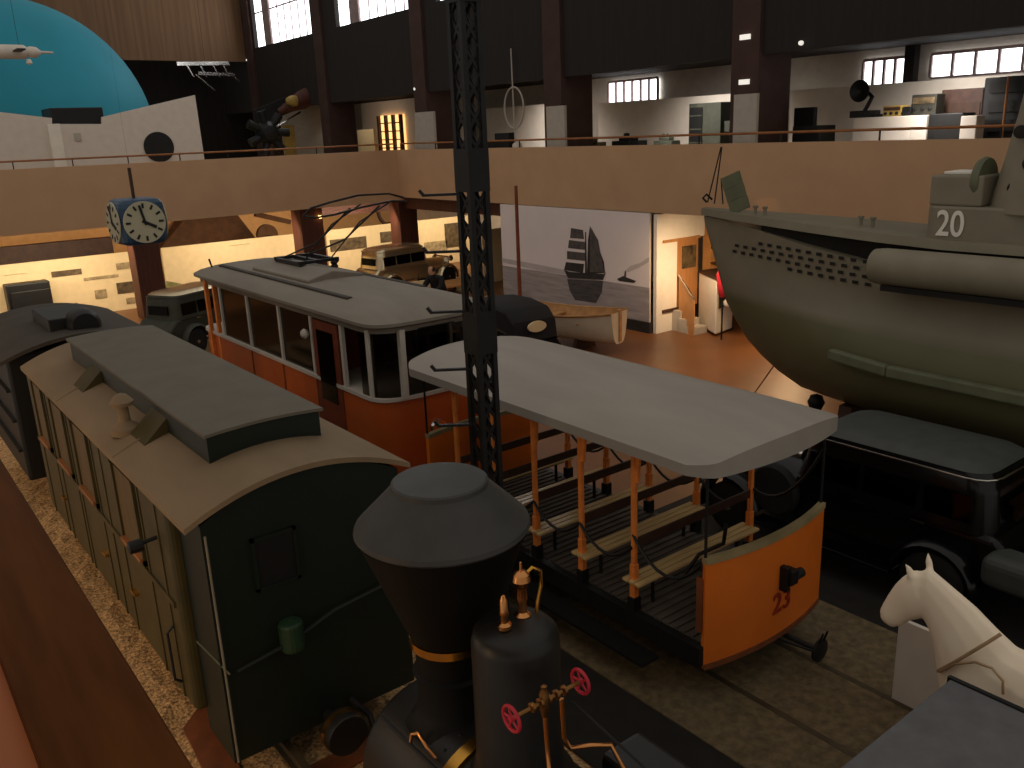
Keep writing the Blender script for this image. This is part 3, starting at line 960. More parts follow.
# ================================================================== LATTICE MAST
ms = thing('lattice_mast', 'tall black iron lattice mast with climbing pegs between coach and trams', 'mast', (4.95, 7.0, 0))
H = 9.2
def hw(z):
    return .096 - .001 * z
for sx in (-1, 1):
    for sy in (-1, 1):
        f = MB()
        a, b = V((4.95 + sx * hw(0), 7 + sy * hw(0), 0)), V((4.95 + sx * hw(H), 7 + sy * hw(H), H))
        f.beam(a, b, .052, .052, up=(0, 1, 0))
        f.build('corner_leg', 'iron', ms)
for face in range(4):
    f = MB()
    z = .3
    k = 0
    while z < H - .25:
        h1, h2 = hw(z), hw(z + .26)
        s = 1 if k % 2 else -1
        for sg in (1, -1):
            if face == 0:
                f.beam((4.95 - s * sg * h1, 7 - h1, z), (4.95 + s * sg * h2, 7 - h2, z + .26), .03, .012, up=(0, 1, 0))
            elif face == 1:
                f.beam((4.95 - s * sg * h1, 7 + h1, z), (4.95 + s * sg * h2, 7 + h2, z + .26), .03, .012, up=(0, 1, 0))
            elif face == 2:
                f.beam((4.95 - h1, 7 - s * sg * h1, z), (4.95 - h2, 7 + s * sg * h2, z + .26), .03, .012, up=(1, 0, 0))
            else:
                f.beam((4.95 + h1, 7 - s * sg * h1, z), (4.95 + h2, 7 + s * sg * h2, z + .26), .03, .012, up=(1, 0, 0))
        z += .26
        k += 1
    f.build('lattice_bracing', 'iron', ms)
for z0, z1 in ((.0, .35), (3.62, 4.05), (5.22, 5.62), (6.9, 7.2)):
    h = hw(z0) + .03
    MB().box(4.95 - h, 4.95 + h, 7 - h, 7 + h, z0, z1).build('gusset_plate', 'iron', ms)
for z in (2.3, 2.85, 3.45, 4.05, 4.65, 5.2):
    pg = MB().beam((4.88, 7.06, z), (4.56, 7.3, z), .04, .025)
    pg.beam((4.57, 7.29, z), (4.54, 7.315, z + .05), .03, .03)
    pg.build('climbing_peg', 'iron', ms)
#%%SUB
# ================================================================== MIDGET SUBMARINE "20"
sb = thing('midget_submarine', 'grey and olive midget submarine with number 20 on its casing', 'submarine', (13, 3.4, 0))
SX = 13.0
# stem / keel line (y, z) from bow aft
keel = [(10.9, 4.05), (10.7, 3.57), (10.32, 2.57), (9.86, 1.96), (9.2, 1.5), (8.5, 1.24), (7.6, 1.16), (6, 1.14), (3, 1.14), (0, 1.14), (-2, 1.3), (-3.6, 1.9), (-4.3, 2.6)]
def keel_z(y):
    for (a, za), (b, zb) in zip(keel[:-1], keel[1:]):
        if b <= y <= a:
            f = (y - b) / (a - b)
            return zb + (za - zb) * f
    return keel[0][1] if y > keel[0][0] else keel[-1][1]
def shoulder(y):
    if y > 9.3:
        return 3.95 + .1 * (y - 9.3)
    if y > 6.9:
        return 3.62 + .33 * (y - 6.9) / 2.4
    return 3.58
def beam_w(y):
    f = max(0, min(1, (10.9 - y) / 5.5))
    a = 1.45 * math.sin(PI / 2 * f) ** 1.3
    g_ = max(0, min(1, (y + 4.3) / 4.5))
    return max(.03, min(a, 1.45 * (1 - (1 - g_) ** 2)))
rings = []
ysub = [10.86, 10.7, 10.5, 10.3, 10.05, 9.75, 9.4, 9, 8.5, 8, 7.4, 6.8, 6, 5, 4, 3, 2, 1, 0, -1, -2, -3, -3.7, -4.25]
for y in ysub:
    zk = keel_z(y)
    bw = beam_w(y)
    zs = shoulder(y)
    h = zs - zk
    prof = []
    n = 12
    for k in range(n + 1):
        a = PI * k / n   # from keel to shoulder
        t = (1 - math.cos(a)) / 2
        z = zk + h * t
        wdt = bw * (math.sin(PI * min(1, t / .98) ** .85) ** .62) if t < 1 else 0
        top = bw * .72 + .02
        if t > .5:
            wdt = max(wdt, top)
        prof.append((wdt, z))
    prof[0] = (.015, zk)
    ring = [V((SX - w_, y, z)) for w_, z in prof] + [V((SX + w_, y, z)) for w_, z in reversed(prof)]
    rings.append(ring)
h_ = MB().loft(rings)
# casing : dark recess under the deck, deck slab above
def casing(z0, z1, k0, k1, y_list, name, m, par, th=1.0):
    rings = []
    for y in y_list:
        f = max(.04, min(1, (10.95 - y) / 3.6)) ** .7
        g_ = max(.1, min(1, (y + 4.4) / 3)) ** .7
        w0, w1 = k0 * f * g_, k1 * f * g_
        sh = .0 + .20 * max(0, (y - 6) / 5)
        rings.append([V((SX - w0, y, z0 + sh)), V((SX - w1, y, z1 + sh)), V((SX + w1, y, z1 + sh)), V((SX + w0, y, z0 + sh))])
    return MB().loft(rings).build(name, m, par, smooth=30)
cas = casing(3.5, 3.95, .52, .6, [9.35, 9, 8, 7, 6, 4, 2, 0, -2, -3.8], 'casing', 'sub_dark', sb)
deck = casing(3.93, 4.06, .78, .74, [10.9, 10.7, 10.4, 10, 9.5, 9, 8, 7, 6, 4, 2, 0, -2, -4], 'deck', 'sub_grey', sb)
# flood slots along the shoulder, dark lozenges following the hull side
def hull_x(y, z):
    zk = keel_z(y)
    t = max(0, min(1, (z - zk) / (shoulder(y) - zk)))
    w_ = beam_w(y) * (math.sin(PI * min(1, t / .98) ** .85) ** .62)
    if t > .5:
        w_ = max(w_, beam_w(y) * .72 + .02)
    return SX - w_
for row, z in enumerate((3.74, 3.63, 3.52, 3.41)):
    for k in range(15):
        y = 10.0 - k * .23 - (.06 if row % 2 else 0)
        z = (3.74, 3.63, 3.52, 3.41)[row] - .02 * (9.5 - y)
        if (row == 3 and k < 6) or y < 6.9 or (row == 0 and k < 3):
            continue
        pts = []
        for dy, dz in ((-.055, -.026), (.055, -.026), (.055, .026), (-.055, .026)):
            pts.append(V((hull_x(y + dy, z + dz) - .018, y + dy, z + dz)))
        h_.poly(pts, 1)
hull = h_.build('hull', ['sub_hull', 'sub_dark'], sb, smooth=60)
# side saddle tank
tk = MB().lathe([(.05, 6.72), (.17, 6.71), (.24, 6.67), (.26, 6.52), (.26, -.5), (.17, -.7)][::-1], (11.72, 0, 3.71), 28, 'Y')
tk.build('saddle_tank', 'sub_grey', sb, smooth=35)
MB().box(11.6, 12.4, 0, 6.5, 3.38, 3.46).build('tank_bracket', 'sub_dark', sb)
tk2 = MB().lathe([(.05, 6.72), (.17, 6.71), (.24, 6.67), (.26, 6.52), (.26, -.5), (.17, -.7)][::-1], (14.28, 0, 3.71), 28, 'Y')
tk2.build('saddle_tank', 'sub_grey', sb, smooth=35)
# bilge keel rail
bk = MB()
bk.beam((11.66, 7.25, 2.31), (11.45, 6.2, 2.28), .14, .17)
bk.beam((11.45, 6.2, 2.28), (11.42, -1, 2.2), .14, .17)
bk.build('bilge_keel', 'sub_green', sb, bevel=.03)
# raised casing with the number, tower, cockpit screens
rc = MB()
outl = [(12.35, 6.22), (12.5, 6.36), (13.5, 6.36), (13.65, 6.22), (13.65, .4), (12.35, .4)]
rc.prism([V((x, y, 4.0)) for x, y in outl], (0, 0, .52))
cas2 = rc.build('tower_casing', 'sub_tower', sb, bevel=.03)
text('20', .5, 'white', cas2, (12.335, 5.955, 4.12), ROT_NEG_X @ Matrix.Diagonal((.8, 1, 1, 1)))
bx = MB().prism([V((x, y, 4.52)) for x, y in ((12.42, 6.33), (13.35, 6.33), (13.35, 5.6), (12.42, 5.6))], (0, 0, .42))
b1 = bx.build('battery_box', 'sub_tower', sb, bevel=.03)
MB().box(12.62, 13.1, 5.75, 6.25, 4.94, 4.98).build('box_lid', 'white', b1, bevel=.01)
MB().lathe([(.0, -.05), (.3, -.05), (.32, 0), (.29, .06), (.0, .1)], (12.7, 5.72, 4.86), 28, 'Y').build('round_hatch', 'sub_green', sb, smooth=40)
tw = MB().loft([[V((13.0 + rx * math.cos(2 * PI * k / 28), 4.86 + ry * math.sin(2 * PI * k / 28), z)) for k in range(28)] for rx, ry, z in ((.74, .85, 4.45), (.68, .7, 5.1), (.56, .6, 5.7), (.52, .55, 6.05), (.5, .53, 6.1), (.3, .3, 6.16))])
twr = tw.build('conning_tower', 'sub_tower', sb, smooth=40)
for y, z in ((5.2, 4.78), (5.02, 5.1), (5.2, 5.5)):
    xx = 13.0 - .68 * math.sqrt(max(0, 1 - ((y - 4.86) / .72) ** 2))
    MB().lathe([(.05, -.03), (.085, -.02), (.085, .03), (.05, .035), (.0, .02)], (xx + .02, y, z), 16, 'X').build('porthole', 'sub_dark', twr, smooth=40)
# bow gear : raised plane, bollards, jackstay
pl = MB().prism([V((12.75, 10.35, 4.38)), V((12.75, 10.05, 4.36)), V((12.75, 10.2, 4.98)), V((12.75, 10.62, 4.98))], (.03, 0, 0))
pl.add([], [])
plate = MB()
for j in range(3):
    z0, z1 = 4.34 + j * .21, 4.34 + (j + 1) * .21
    plate.beam((12.9, 9.98 + .09 * j, z0 - .1), (12.9, 10.06 + .09 * j, z1 - .1), .04, .42, up=(0, 1, 0))
plate.build('bow_plane', 'sub_green', sb)
f = MB()
for y0_, h0 in ((10.55, 0),):
    f.tube([(12.95, 10.62, 4.34), (12.95, 10.48, 5.35)], .012)
    f.tube([(12.95, 10.78, 4.36), (12.95, 10.5, 5.35)], .012)
    f.tube([(12.95, 10.42, 4.34), (12.95, 10.48, 4.8)], .012)
f.build('bow_wires', 'sub_dark', sb)
for y in (9.55, 9.35, 7.55, 7.35):
    MB().lathe([(.03, 0), (.03, .1), (.05, .11), (.05, .14), (0, .145)], (12.75, y, 4.08 + .04 * (y - 6)), 10).build('bollard', 'sub_grey', sb, smooth=40)
MB().tube([(12.95, 10.8, 4.36), (12.9, 10.85, 4.44), (13.0, 10.85, 4.5), (13.1, 10.8, 4.4)], .02).build('bow_ring', 'sub_dark', sb)
# cradle, chocks and wires under the hull
for y in (7.3, 3.5, -.5):
    MB().prism([V((12.2, y, 0)), V((13.8, y, 0)), V((13.55, y, 1.25)), V((12.45, y, 1.25))], (0, .22, 0)).build('cradle', 'dark_wood', sb)
MB().lathe([(0, -.16), (.1, -.12), (.15, 0), (.1, .12), (0, .16)], (13.0, 8.3, 1.0), 16).build('keel_weight', 'iron', sb, smooth=60)
MB().tube([(13, 9.2, 1.5), (12.4, 9.3, .9), (12.2, 8.4, .02)], .012).build('guy_wire', 'rust', sb)
#%%CARS
# ================================================================== VINTAGE CARS (front faces +Y in local space)
def wheel_mb(x, y, r, w_=.13):
    return MB().lathe([(r * .62, -w_ / 2), (r * .9, -w_ / 2), (r, -w_ / 3), (r, w_ / 3), (r * .9, w_ / 2), (r * .62, w_ / 2)], (x, y, r), 28, 'X')


def vintage_car(name, label, loc, rotz, paint, roofm, top='saloon', oval=False, wide=1.0, group=None):
    t = thing(name, label, 'car', loc, group, rotz)
    K = dict(parent=t, world=False)
    # body tub
    prof = [(-2.0, .45), (-2.05, .8), (-1.75, 1.08), (.75, 1.1), (.75, .45)]
    MB().prism([V((-.66, y, z)) for y, z in prof], (1.32, 0, 0)).build('body', paint, bevel=.09, seg=4, **K)
    hood = [[V((sx * w_ * math.cos(a), y, .5 + h * math.sin(a))) for sx in (1,) for a in [PI * k / 12 for k in range(13)]] for y, w_, h in ((.72, .6, .62), (1.4, .52, .6), (2.05, .42, .56))]
    hd = MB().loft(hood).build('bonnet', paint, smooth=40, **K)
    MB().box(-.36, .36, 2.02, 2.12, .52, 1.1).build('radiator', 'chrome', bevel=.05, seg=3, **K)
    if top == 'saloon':
        cab = MB()
        rings = []
        for z, dx, y0, y1 in ((1.05, .68, -1.72, .78), (1.5, .64, -1.66, .66), (1.66, .63, -1.63, .62), (1.73, .61, -1.58, .58), (1.78, .56, -1.48, .5), (1.81, .46, -1.3, .36), (1.825, .3, -1.0, .1)):
            rc_ = .26
            ring = []
            for cx, cy, a0 in ((dx - rc_, y1 - rc_, 0), (-dx + rc_, y1 - rc_, 90), (-dx + rc_, y0 + rc_, 180), (dx - rc_, y0 + rc_, 270)):
                for k in range(5):
                    a = math.radians(a0 + 90 * k / 4)
                    ring.append(V((cx + rc_ * math.cos(a), cy + rc_ * math.sin(a), z)))
            rings.append(ring)
        cabin = MB().loft(rings[:4]).build('cabin', paint, smooth=40, **K)
        MB().loft([[p + V((0, 0, .002)) for p in r] for r in rings[3:]]).build('roof', roofm, smooth=60, **K)
        MB().tube([V((p.x * 1.02, p.y * 1.01, 1.68)) for p in rings[2]], .012, 6, closed=True).build('drip_rail', 'chrome' if paint == 'car_black' else paint, parent=cabin, world=False, smooth=60)
        for sx in (-1, 1):
            for y0, y1 in ((-1.5, -.95), (-.88, -.22), (-.15, .5)):
                MB().box(sx * .655 - .02, sx * .655 + .02, y0, y1, 1.16, 1.5).build('side_window', 'carglass', parent=cabin, world=False, bevel=.01)
        MB().box(-.5, .5, .68, .72, 1.15, 1.55).build('windscreen', 'carglass', parent=cabin, world=False)
        MB().box(-.36, .36, -1.74, -1.7, 1.2, 1.45).build('rear_window', 'carglass', parent=cabin, world=False)
        f = MB()
        for sx in (-1, 1):
            for y in (-.9, -.18):
                MB().box(sx * .67 - .015, sx * .67 + .015, y - .1, y + .06, 1.0, 1.03).build('door_handle', 'chrome', parent=cabin, world=False)
    elif top == 'soft':
        rings = []
        for y, w_, z in ((.55, .6, 1.72), (0, .63, 1.8), (-.8, .64, 1.82), (-1.5, .62, 1.74), (-1.78, .6, 1.5), (-1.85, .6, 1.05)):
            rings.append([V((-w_, y, max(1.03, z - .5) if y < .5 else z - .08)), V((-w_, y, z - .06)), V((-w_ * .9, y, z)), V((w_ * .9, y, z)), V((w_, y, z - .06)), V((w_, y, max(1.03, z - .5) if y < .5 else z - .08))])
        hoodtop = MB().loft(rings).build('folding_top', roofm, smooth=40, **K)
        ov = MB().add([V((.26 * math.cos(2 * PI * k / 24), -1.86 + .0, 1.36 + .13 * math.sin(2 * PI * k / 24))) for k in range(24)] + [V((.26 * math.cos(2 * PI * k / 24), -1.9, 1.36 + .13 * math.sin(2 * PI * k / 24))) for k in range(24)], [tuple(range(24)), tuple(range(24, 48))] + [(k, (k + 1) % 24, (k + 1) % 24 + 24, k + 24) for k in range(24)])
        ov.build('oval_window', 'cream_panel', parent=hoodtop, world=False)
        MB().box(-.55, .55, .66, .69, 1.1, 1.7).build('windscreen', 'case_glass', **K)
    else:
        f = MB()
        for x0, x1, z0, z1 in ((-.56, -.53, 1.08, 1.5), (.53, .56, 1.08, 1.5), (-.56, .56, 1.48, 1.51)):
            f.box(x0, x1, .66, .69, z0, z1)
        f.build('windscreen_frame', 'chrome', **K)
        MB().box(-.53, .53, .67, .68, 1.1, 1.48).build('windscreen', 'case_glass', **K)
        for y in (-.3, -1.3):
            s = MB().box(-.56, .56, y - .25, y + .2, .95, 1.12)
            s.box(-.56, .56, y - .35, y - .22, 1.0, 1.35)
            s.build('bench_seat', 'dark_wood', bevel=.04, **K)
        f = MB().tube([V((-.25 + .17 * math.cos(2 * PI * k / 16), .42 + .06 * math.sin(2 * PI * k / 16), 1.25 + .14 * math.sin(2 * PI * k / 16))) for k in range(16)], .015, 6, closed=True)
        f.build('steering_wheel', 'black', **K)
    r = .37
    for sx in (-1, 1):
        MB().box(sx * .78 - .14, sx * .78 + .14, -.75, 1.2, .34, .38).build('running_board', paint, bevel=.01, **K)
        for yc in (1.62, -1.2):
            rings = []
            a0, a1 = (-12, 168) if yc > 0 else (10, 190)
            for k in range(15):
                a = math.radians(a0 + (a1 - a0) * k / 14)
                rr = .46
                c_ = V((sx * .74, yc + rr * math.cos(a), .38 + rr * math.sin(a)))
                n_ = V((0, math.cos(a), math.sin(a)))
                s_ = V((sx, 0, 0))
                wv = .14
                rings.append([c_ - s_ * wv, c_ - s_ * wv * .6 + n_ * .05, c_ + s_ * wv * .6 + n_ * .05, c_ + s_ * wv, c_ + s_ * wv * .9 - n_ * .03, c_ - s_ * wv * .9 - n_ * .03])
            MB().loft(rings).build('fender', paint, smooth=50, **K)
            w1 = wheel_mb(sx * .76, yc, r).build('wheel', 'rubber', smooth=40, **K)
            d = MB().lathe([(.0, -.05), (r * .2, -.05), (r * .25, -.02), (r * .62, -.03), (r * .62, .03), (r * .25, .02), (r * .2, .05), (0, .05)], (sx * .76, yc, r), 24, 'X')
            d.build('wheel_disc', 'dark_roof' if paint == 'car_black' else paint, parent=w1, world=False, smooth=40)
            MB().lathe([(.0, .09 * sx), (.05, .08 * sx), (.06, .04 * sx), (.0, .03 * sx)], (sx * .76, yc, r), 16, 'X').build('hub_cap', 'chrome', parent=w1, world=False, smooth=40)
        MB().lathe([(0, -.12), (.06, -.1), (.11, 0), (.115, .03), (.1, .045), (0, .05)], (sx * .45, 2.08, 1.02), 20, 'Y').build('headlamp', 'chrome', smooth=40, **K)
    MB().tube([(-.7, 2.28, .5), (0, 2.34, .5), (.7, 2.28, .5)], .03).build('bumper', 'chrome', **K)
    MB().tube([(-.7, -2.2, .5), (0, -2.24, .5), (.7, -2.2, .5)], .03).build('bumper', 'iron', **K)
    return t


car = vintage_car('vintage_saloon', 'large black vintage saloon parked beneath the submarine', (10.35, 5.66, 0), 0, 'car_black', 'car_roof')
car.scale = (1.06, 1.06, 1.04)
K = dict(parent=car, world=False)
for sx in (-1, 1):
    sp = MB().lathe([(.22, -.07), (.32, -.07), (.36, -.03), (.36, .03), (.32, .07), (.22, .07)], (sx * .74, .95, .84), 28, 'X').build('spare_wheel', 'rubber', smooth=40, **K)
    MB().lathe([(0, -.06), (.1, -.05), (.22, -.03), (.22, .03), (.1, .05), (0, .06)], (sx * .74, .95, .84), 24, 'X').build('wheel_disc', 'dark_roof', parent=sp, world=False, smooth=40)
    MB().lathe([(0, -.06), (.05, -.05), (.06, .0), (.05, .05), (0, .06)], (sx * .72, .62, 1.42), 14, 'Y').build('side_mirror', 'chrome', smooth=40, **K)
tr = MB().prism([V((-.5, -2.0, .5)), V((-.5, -2.5, .5)), V((-.5, -2.45, .95)), V((-.5, -2.0, 1.05))], (1.0, 0, 0)).build('luggage_trunk', 'car_black', bevel=.05, **K)
MB().box(-.92, -.46, -2.3, -1.72, .6, .98).build('rear_tool_box', 'car_roof', bevel=.12, seg=4, **K)  # added hump; its paler colour stands for light falling on the rear fender
MB().lathe([(0, -.04), (.05, -.03), (.05, .03), (0, .04)], (-.86, -2.3, .9), 12, 'Y').build('tail_lamp', 'chrome', smooth=40, **K)

vintage_car('vintage_saloon', 'dark green saloon car with pale shiny roof near the red pillar', (8.3, 26.0, 0), math.radians(-62), 'greenbox', 'silver', 'saloon')
vintage_car('vintage_saloon', 'shiny silver closed car beyond the closed tram roof', (17.2, 29.2, 0), math.radians(-80), 'silver', 'silver', 'saloon')
vintage_car('convertible_car', 'black soft-top car with oval rear window beside the mural', (12.75, 17.35, 0), math.radians(-5), 'car_black', 'coat', 'soft')

# ================================================================== ROWING BOAT WITH MAST
bo = thing('sailing_boat', 'white wooden boat with tall brown mast in front of the ship mural', 'boat', (15.3, 18.25, 0))
bo.rotation_euler = (0, 0, math.radians(13))
K = dict(parent=bo, world=False)
rings = []
inner = []
for k in range(15):
    s = -1 + 2 * k / 14
    y = 2.3 * s
    w_ = .72 * (1 - max(0, s) ** 2.6 * .99) * (1 - max(0, -s) ** 3 * .45)
    w_ = max(w_, .03)
    zk = .28 + .25 * max(0, s) ** 3
    zt = .98 + .16 * s * s
    ring = []
    for j in range(-6, 7):
        q = j / 6
        ring.append(V((w_ * math.copysign(abs(q) ** .55, q), y, zk + (zt - zk) * abs(q) ** 2.2)))
    rings.append(ring)
MB().loft(rings, cap=True, ring_closed=False).build('hull', 'boat_white', smooth=60, **K)
ins = [[V((p.x * .92, p.y * .97, p.z + (.06 if abs(i - 6) < 5 else 0))) for i, p in enumerate(r)] for r in rings]
MB().loft(ins, cap=False, ring_closed=False).build('lining', 'boat_wood', smooth=60, **K)
for side in (0, -1):
    MB().tube([r[side] for r in rings], .035, 6).build('gunwale', 'boat_wood', smooth=60, **K)
for y in (-1.3, 0, 1.1):
    MB().box(-.6, .6, y - .12, y + .12, .78, .82).build('thwart', 'boat_wood', **K)
MB().box(-.05, .05, -2.34, -2.24, .35, 1.2).build('stem_post', 'boat_wood', **K)
bm_ = MB().tube([(-.1, .95, .5), (-.1, .95, 4.35)], [.06, .045], 10)
bm_.build('mast', 'mastwood', smooth=60, **K)
for y in (-1.2, 1.2):
    MB().prism([V((-.5, y, 0)), V((.5, y, 0)), V((.35, y, .42)), V((-.35, y, .42))], (0, .1, 0)).build('trestle', 'dark_wood', **K)

# ================================================================== CUBE CLOCK
ckx = (ony(122, 205, 15.5).x + ony(166, 205, 15.5).x) / 2
CKY = 15.5
cz = ony(144, 222, CKY).z
S = .385
ck = thing('cube_clock', 'blue cube clock with white dials hanging on a rod', 'clock', (ckx - .06, CKY + .35, cz - S), rotz=math.radians(2))
K = dict(parent=ck, world=False)
MB().box(-S, S, -S, S, 0, 2 * S).build('case', 'clock_blue', bevel=.14, seg=3, **K)
def dial(rot, nm):
    d = MB().lathe([(0, -.012), (.345, -.012), (.345, .01)], (0, -S - .004, S), 40, 'Y')
    o = d.build('dial', 'clock_face', smooth=30, **K)
    f = MB()
    for k in range(12):
        a = 2 * PI * k / 12
        p1, p2 = V((.23 * math.sin(a), -S - .022, S + .23 * math.cos(a))), V((.31 * math.sin(a), -S - .022, S + .31 * math.cos(a)))
        f.beam(p1, p2, .035, .006, up=(0, 1, 0))
    f.build('hour_marks', 'black', parent=o, world=False)
    for ln, a, w_ in ((.2, math.radians(118), .05), (.29, math.radians(-12), .04)):
        MB().beam((-.05 * math.sin(a), -S - .032, S - .05 * math.cos(a)), (ln * math.sin(a), -S - .032, S + ln * math.cos(a)), w_, .008, up=(0, 1, 0)).build('clock_hand', 'black', parent=o, world=False)
    o.rotation_euler = (0, 0, rot)
for rot in (0, -PI / 2, PI / 2, PI):
    dial(rot, '')
MB().tube([(0, 0, 2 * S - .02), (0, 0, 2 * S + .5)], .028, 10).build('rod', 'dark_wood', **K)
MB().tube([(0, 0, 2 * S + .5), (0, 0, 9.0)], .0012, 5).build('suspension_wire', 'iron', **K)

# ================================================================== HORSE STATUE
HXP = 6.95
ho = thing('horse_statue', 'white horse statue with harness strap beside the grey wagon top', 'horse statue', (HXP, 2.2, 0))
def hp(px, py):
    return onx(px, py, HXP)
def ring3(c, dirv, rv, rw, n=12):
    """ring around c, normal dirv (in YZ plane), rv radius within YZ plane, rw radius along X"""
    d = V(dirv).normalized()
    s = V((1, 0, 0))
    t = d.cross(s).normalized()
    return [c + s * (rw * math.cos(2 * PI * k / n)) + t * (rv * math.sin(2 * PI * k / n)) for k in range(n)]
def spine_loft(mb, sec):
    rings = []
    for i, (top, bot, w_) in enumerate(sec):
        c = (top + bot) / 2
        rv = (top - bot).length / 2
        t = (top - bot).normalized()
        s = V((1, 0, 0))
        rings.append([c + s * (w_ * math.cos(2 * PI * k / 14)) + t * (rv * math.sin(2 * PI * k / 14)) for k in range(14)])
    mb.loft(rings)
hb = MB()
# head sections : (upper line point, lower line point, half width)
spine_loft(hb, [(hp(881, 608), hp(885, 622), .05), (hp(884, 602), hp(893, 627), .075), (hp(889, 593), hp(902, 626), .075), (hp(896, 583), hp(910, 621), .085), (hp(903, 576), hp(920, 619), .10), (hp(912, 570), hp(930, 617), .10), (hp(924, 571), hp(936, 612), .08)])
# neck and body sections
yb = hp(1024, 655).y
W = hp(1000, 640)
neck = [(hp(915, 572), hp(925, 618), .08), (hp(930, 568), hp(932, 632), .10), (hp(952, 587), hp(936, 650), .12), (hp(975, 607), hp(938, 668), .15), (hp(995, 628), hp(941, 690), .18)]
wt = hp(1015, 648)
neck += [(V((HXP, wt.y, wt.z)), V((HXP, wt.y + .5, wt.z - .75)), .22),
         (V((HXP, wt.y - .25, wt.z - .02)), V((HXP, wt.y + .05, wt.z - .85)), .27),
         (V((HXP, wt.y - .7, wt.z - .08)), V((HXP, wt.y - .6, wt.z - .82)), .30),
         (V((HXP, wt.y - 1.15, wt.z - .02)), V((HXP, wt.y - 1.1, wt.z - .72)), .29),
         (V((HXP, wt.y - 1.5, wt.z - .08)), V((HXP, wt.y - 1.42, wt.z - .62)), .24),
         (V((HXP, wt.y - 1.7, wt.z - .25)), V((HXP, wt.y - 1.68, wt.z - .5)), .12)]
spine_loft(hb, neck)
# ears
for dx in (-.05, .05):
    e0, e1 = hp(915, 574), hp(909, 561)
    if dx > 0:
        e0, e1 = hp(928, 572), hp(924, 554)
    hb.tube([V((HXP + dx, e0.y, e0.z - .03)), V((HXP + dx, (e0.y + e1.y) / 2, (e0.z + e1.z) / 2)), V((HXP + dx * 1.2, e1.y, e1.z))], [.032, .03, .006], 8)
# legs with joints
fy, ry = wt.y + .12, wt.y - 1.38
zt = wt.z - .6
for sx in (-.15, .15):
    hb.tube([(HXP + sx, fy, zt), (HXP + sx, fy + .02, .52), (HXP + sx, fy, .1), (HXP + sx, fy + .05, .0)], [.13, .07, .05, .07], 10)
    hb.tube([(HXP + sx, ry, zt + .2), (HXP + sx, ry + .14, .85), (HXP + sx, ry - .12, .55), (HXP + sx, ry - .06, .12), (HXP + sx, ry, .0)], [.22, .14, .075, .05, .07], 10)
hs = hb.build('body', 'horse', ho)
rm = hs.modifiers.new('remesh', 'REMESH')
rm.mode = 'VOXEL'
rm.voxel_size = .016
rm.use_smooth_shade = True
sm = hs.modifiers.new('smooth', 'SMOOTH')
sm.iterations = 4
MB().tube([(HXP, ry - .28, wt.z - .3), (HXP, ry - .42, wt.z - .5), (HXP, ry - .4, wt.z - 1.1)], [.05, .07, .03], 10).build('tail', 'horse', ho, smooth=60)
# harness : breast strap across the shoulder and a loop
def hside(px, py, off):
    return onx(px, py, HXP - off)
st = MB().tube([hside(938, 671, .17), hside(955, 662, .21), hside(975, 650, .21), hside(990, 641, .20), hside(1001, 634, .14)], .016, 6)
st.build('harness_strap', 'strap', ho, smooth=60)
MB().tube([hside(940, 672, .18), hside(955, 664, .22), hside(975, 662, .245), hside(992, 668, .26), hside(1003, 681, .28), hside(1003, 694, .28)], .011, 6).build('rein', 'strap', ho, smooth=60)
tag(MB().box(7.6, 7.65, 2.5, 3.78, .03, .95).build('display_board', 'white_panel'), 'pale grey upright board standing behind the horse statue', 'board')

# ================================================================== GREY-TOPPED WAGON (cut by the frame)
wg = thing('wagon', 'flat grey wagon top with dark edge in the bottom corner', 'wagon', (5.3, 1.3, 0))
WZ = 1.5
MB().box(4.42, 6.22, -1.5, 2.64, WZ - .05, WZ).build('wagon_top', 'grey_top', wg, bevel=.01)
MB().box(6.2, 6.24, -1.5, 2.66, WZ - .1, WZ + .015).build('edge_trim', 'black', wg)
MB().box(4.85, 6.1, -1.4, 2.5, .6, WZ - .05).build('wagon_body', 'dark_wood', wg, bevel=.02)
for x in (4.75, 6.2):
    for y in (-.7, 1.8):
        wl = MB().lathe([(.36, -.03), (.42, -.03), (.42, .03), (.36, .03)], (x, y, .45), 28, 'X')
        w1 = wl.build('wheel', 'dark_wood', wg, smooth=40)
        s = MB().lathe([(0, -.05), (.06, -.05), (.06, .05), (0, .05)], (x, y, .45), 12, 'X')
        for k in range(10):
            a = 2 * PI * k / 10
            s.tube([(x, y, .45), (x, y + .37 * math.cos(a), .45 + .37 * math.sin(a))], .018, 6)
        s.build('spokes', 'dark_wood', w1)
#%%FAR
# ================================================================== MURAL AND BOOTH
MX = GX - .1
mu = thing('ship_mural', 'large grey photograph mural of a sailing ship at sea', 'mural', (MX, 20.5, 0))
def mp(px, py, d=0):
    return onx(px, py, MX - d)
yl, yr = mp(502, 250).y, mp(649.5, 270).y
MB().box(MX, MX + .06, yr, yl, .3, 3.43).build('backing', 'grey_panel', mu)
art = MB()
hz_l, hz_r = mp(502, 262), mp(649, 292)
zh = (hz_l.z + hz_r.z) / 2
art.box(MX - .004, MX, yr, yl, zh, 3.43, 0)
art.box(MX - .004, MX, yr, yl, .34, zh, 1)
# far coast haze
art.poly([mp(*p, .008) for p in ((502, 262), (502, 258), (530, 263), (560, 269), (575, 272), (575, 276), (540, 271))], 2)
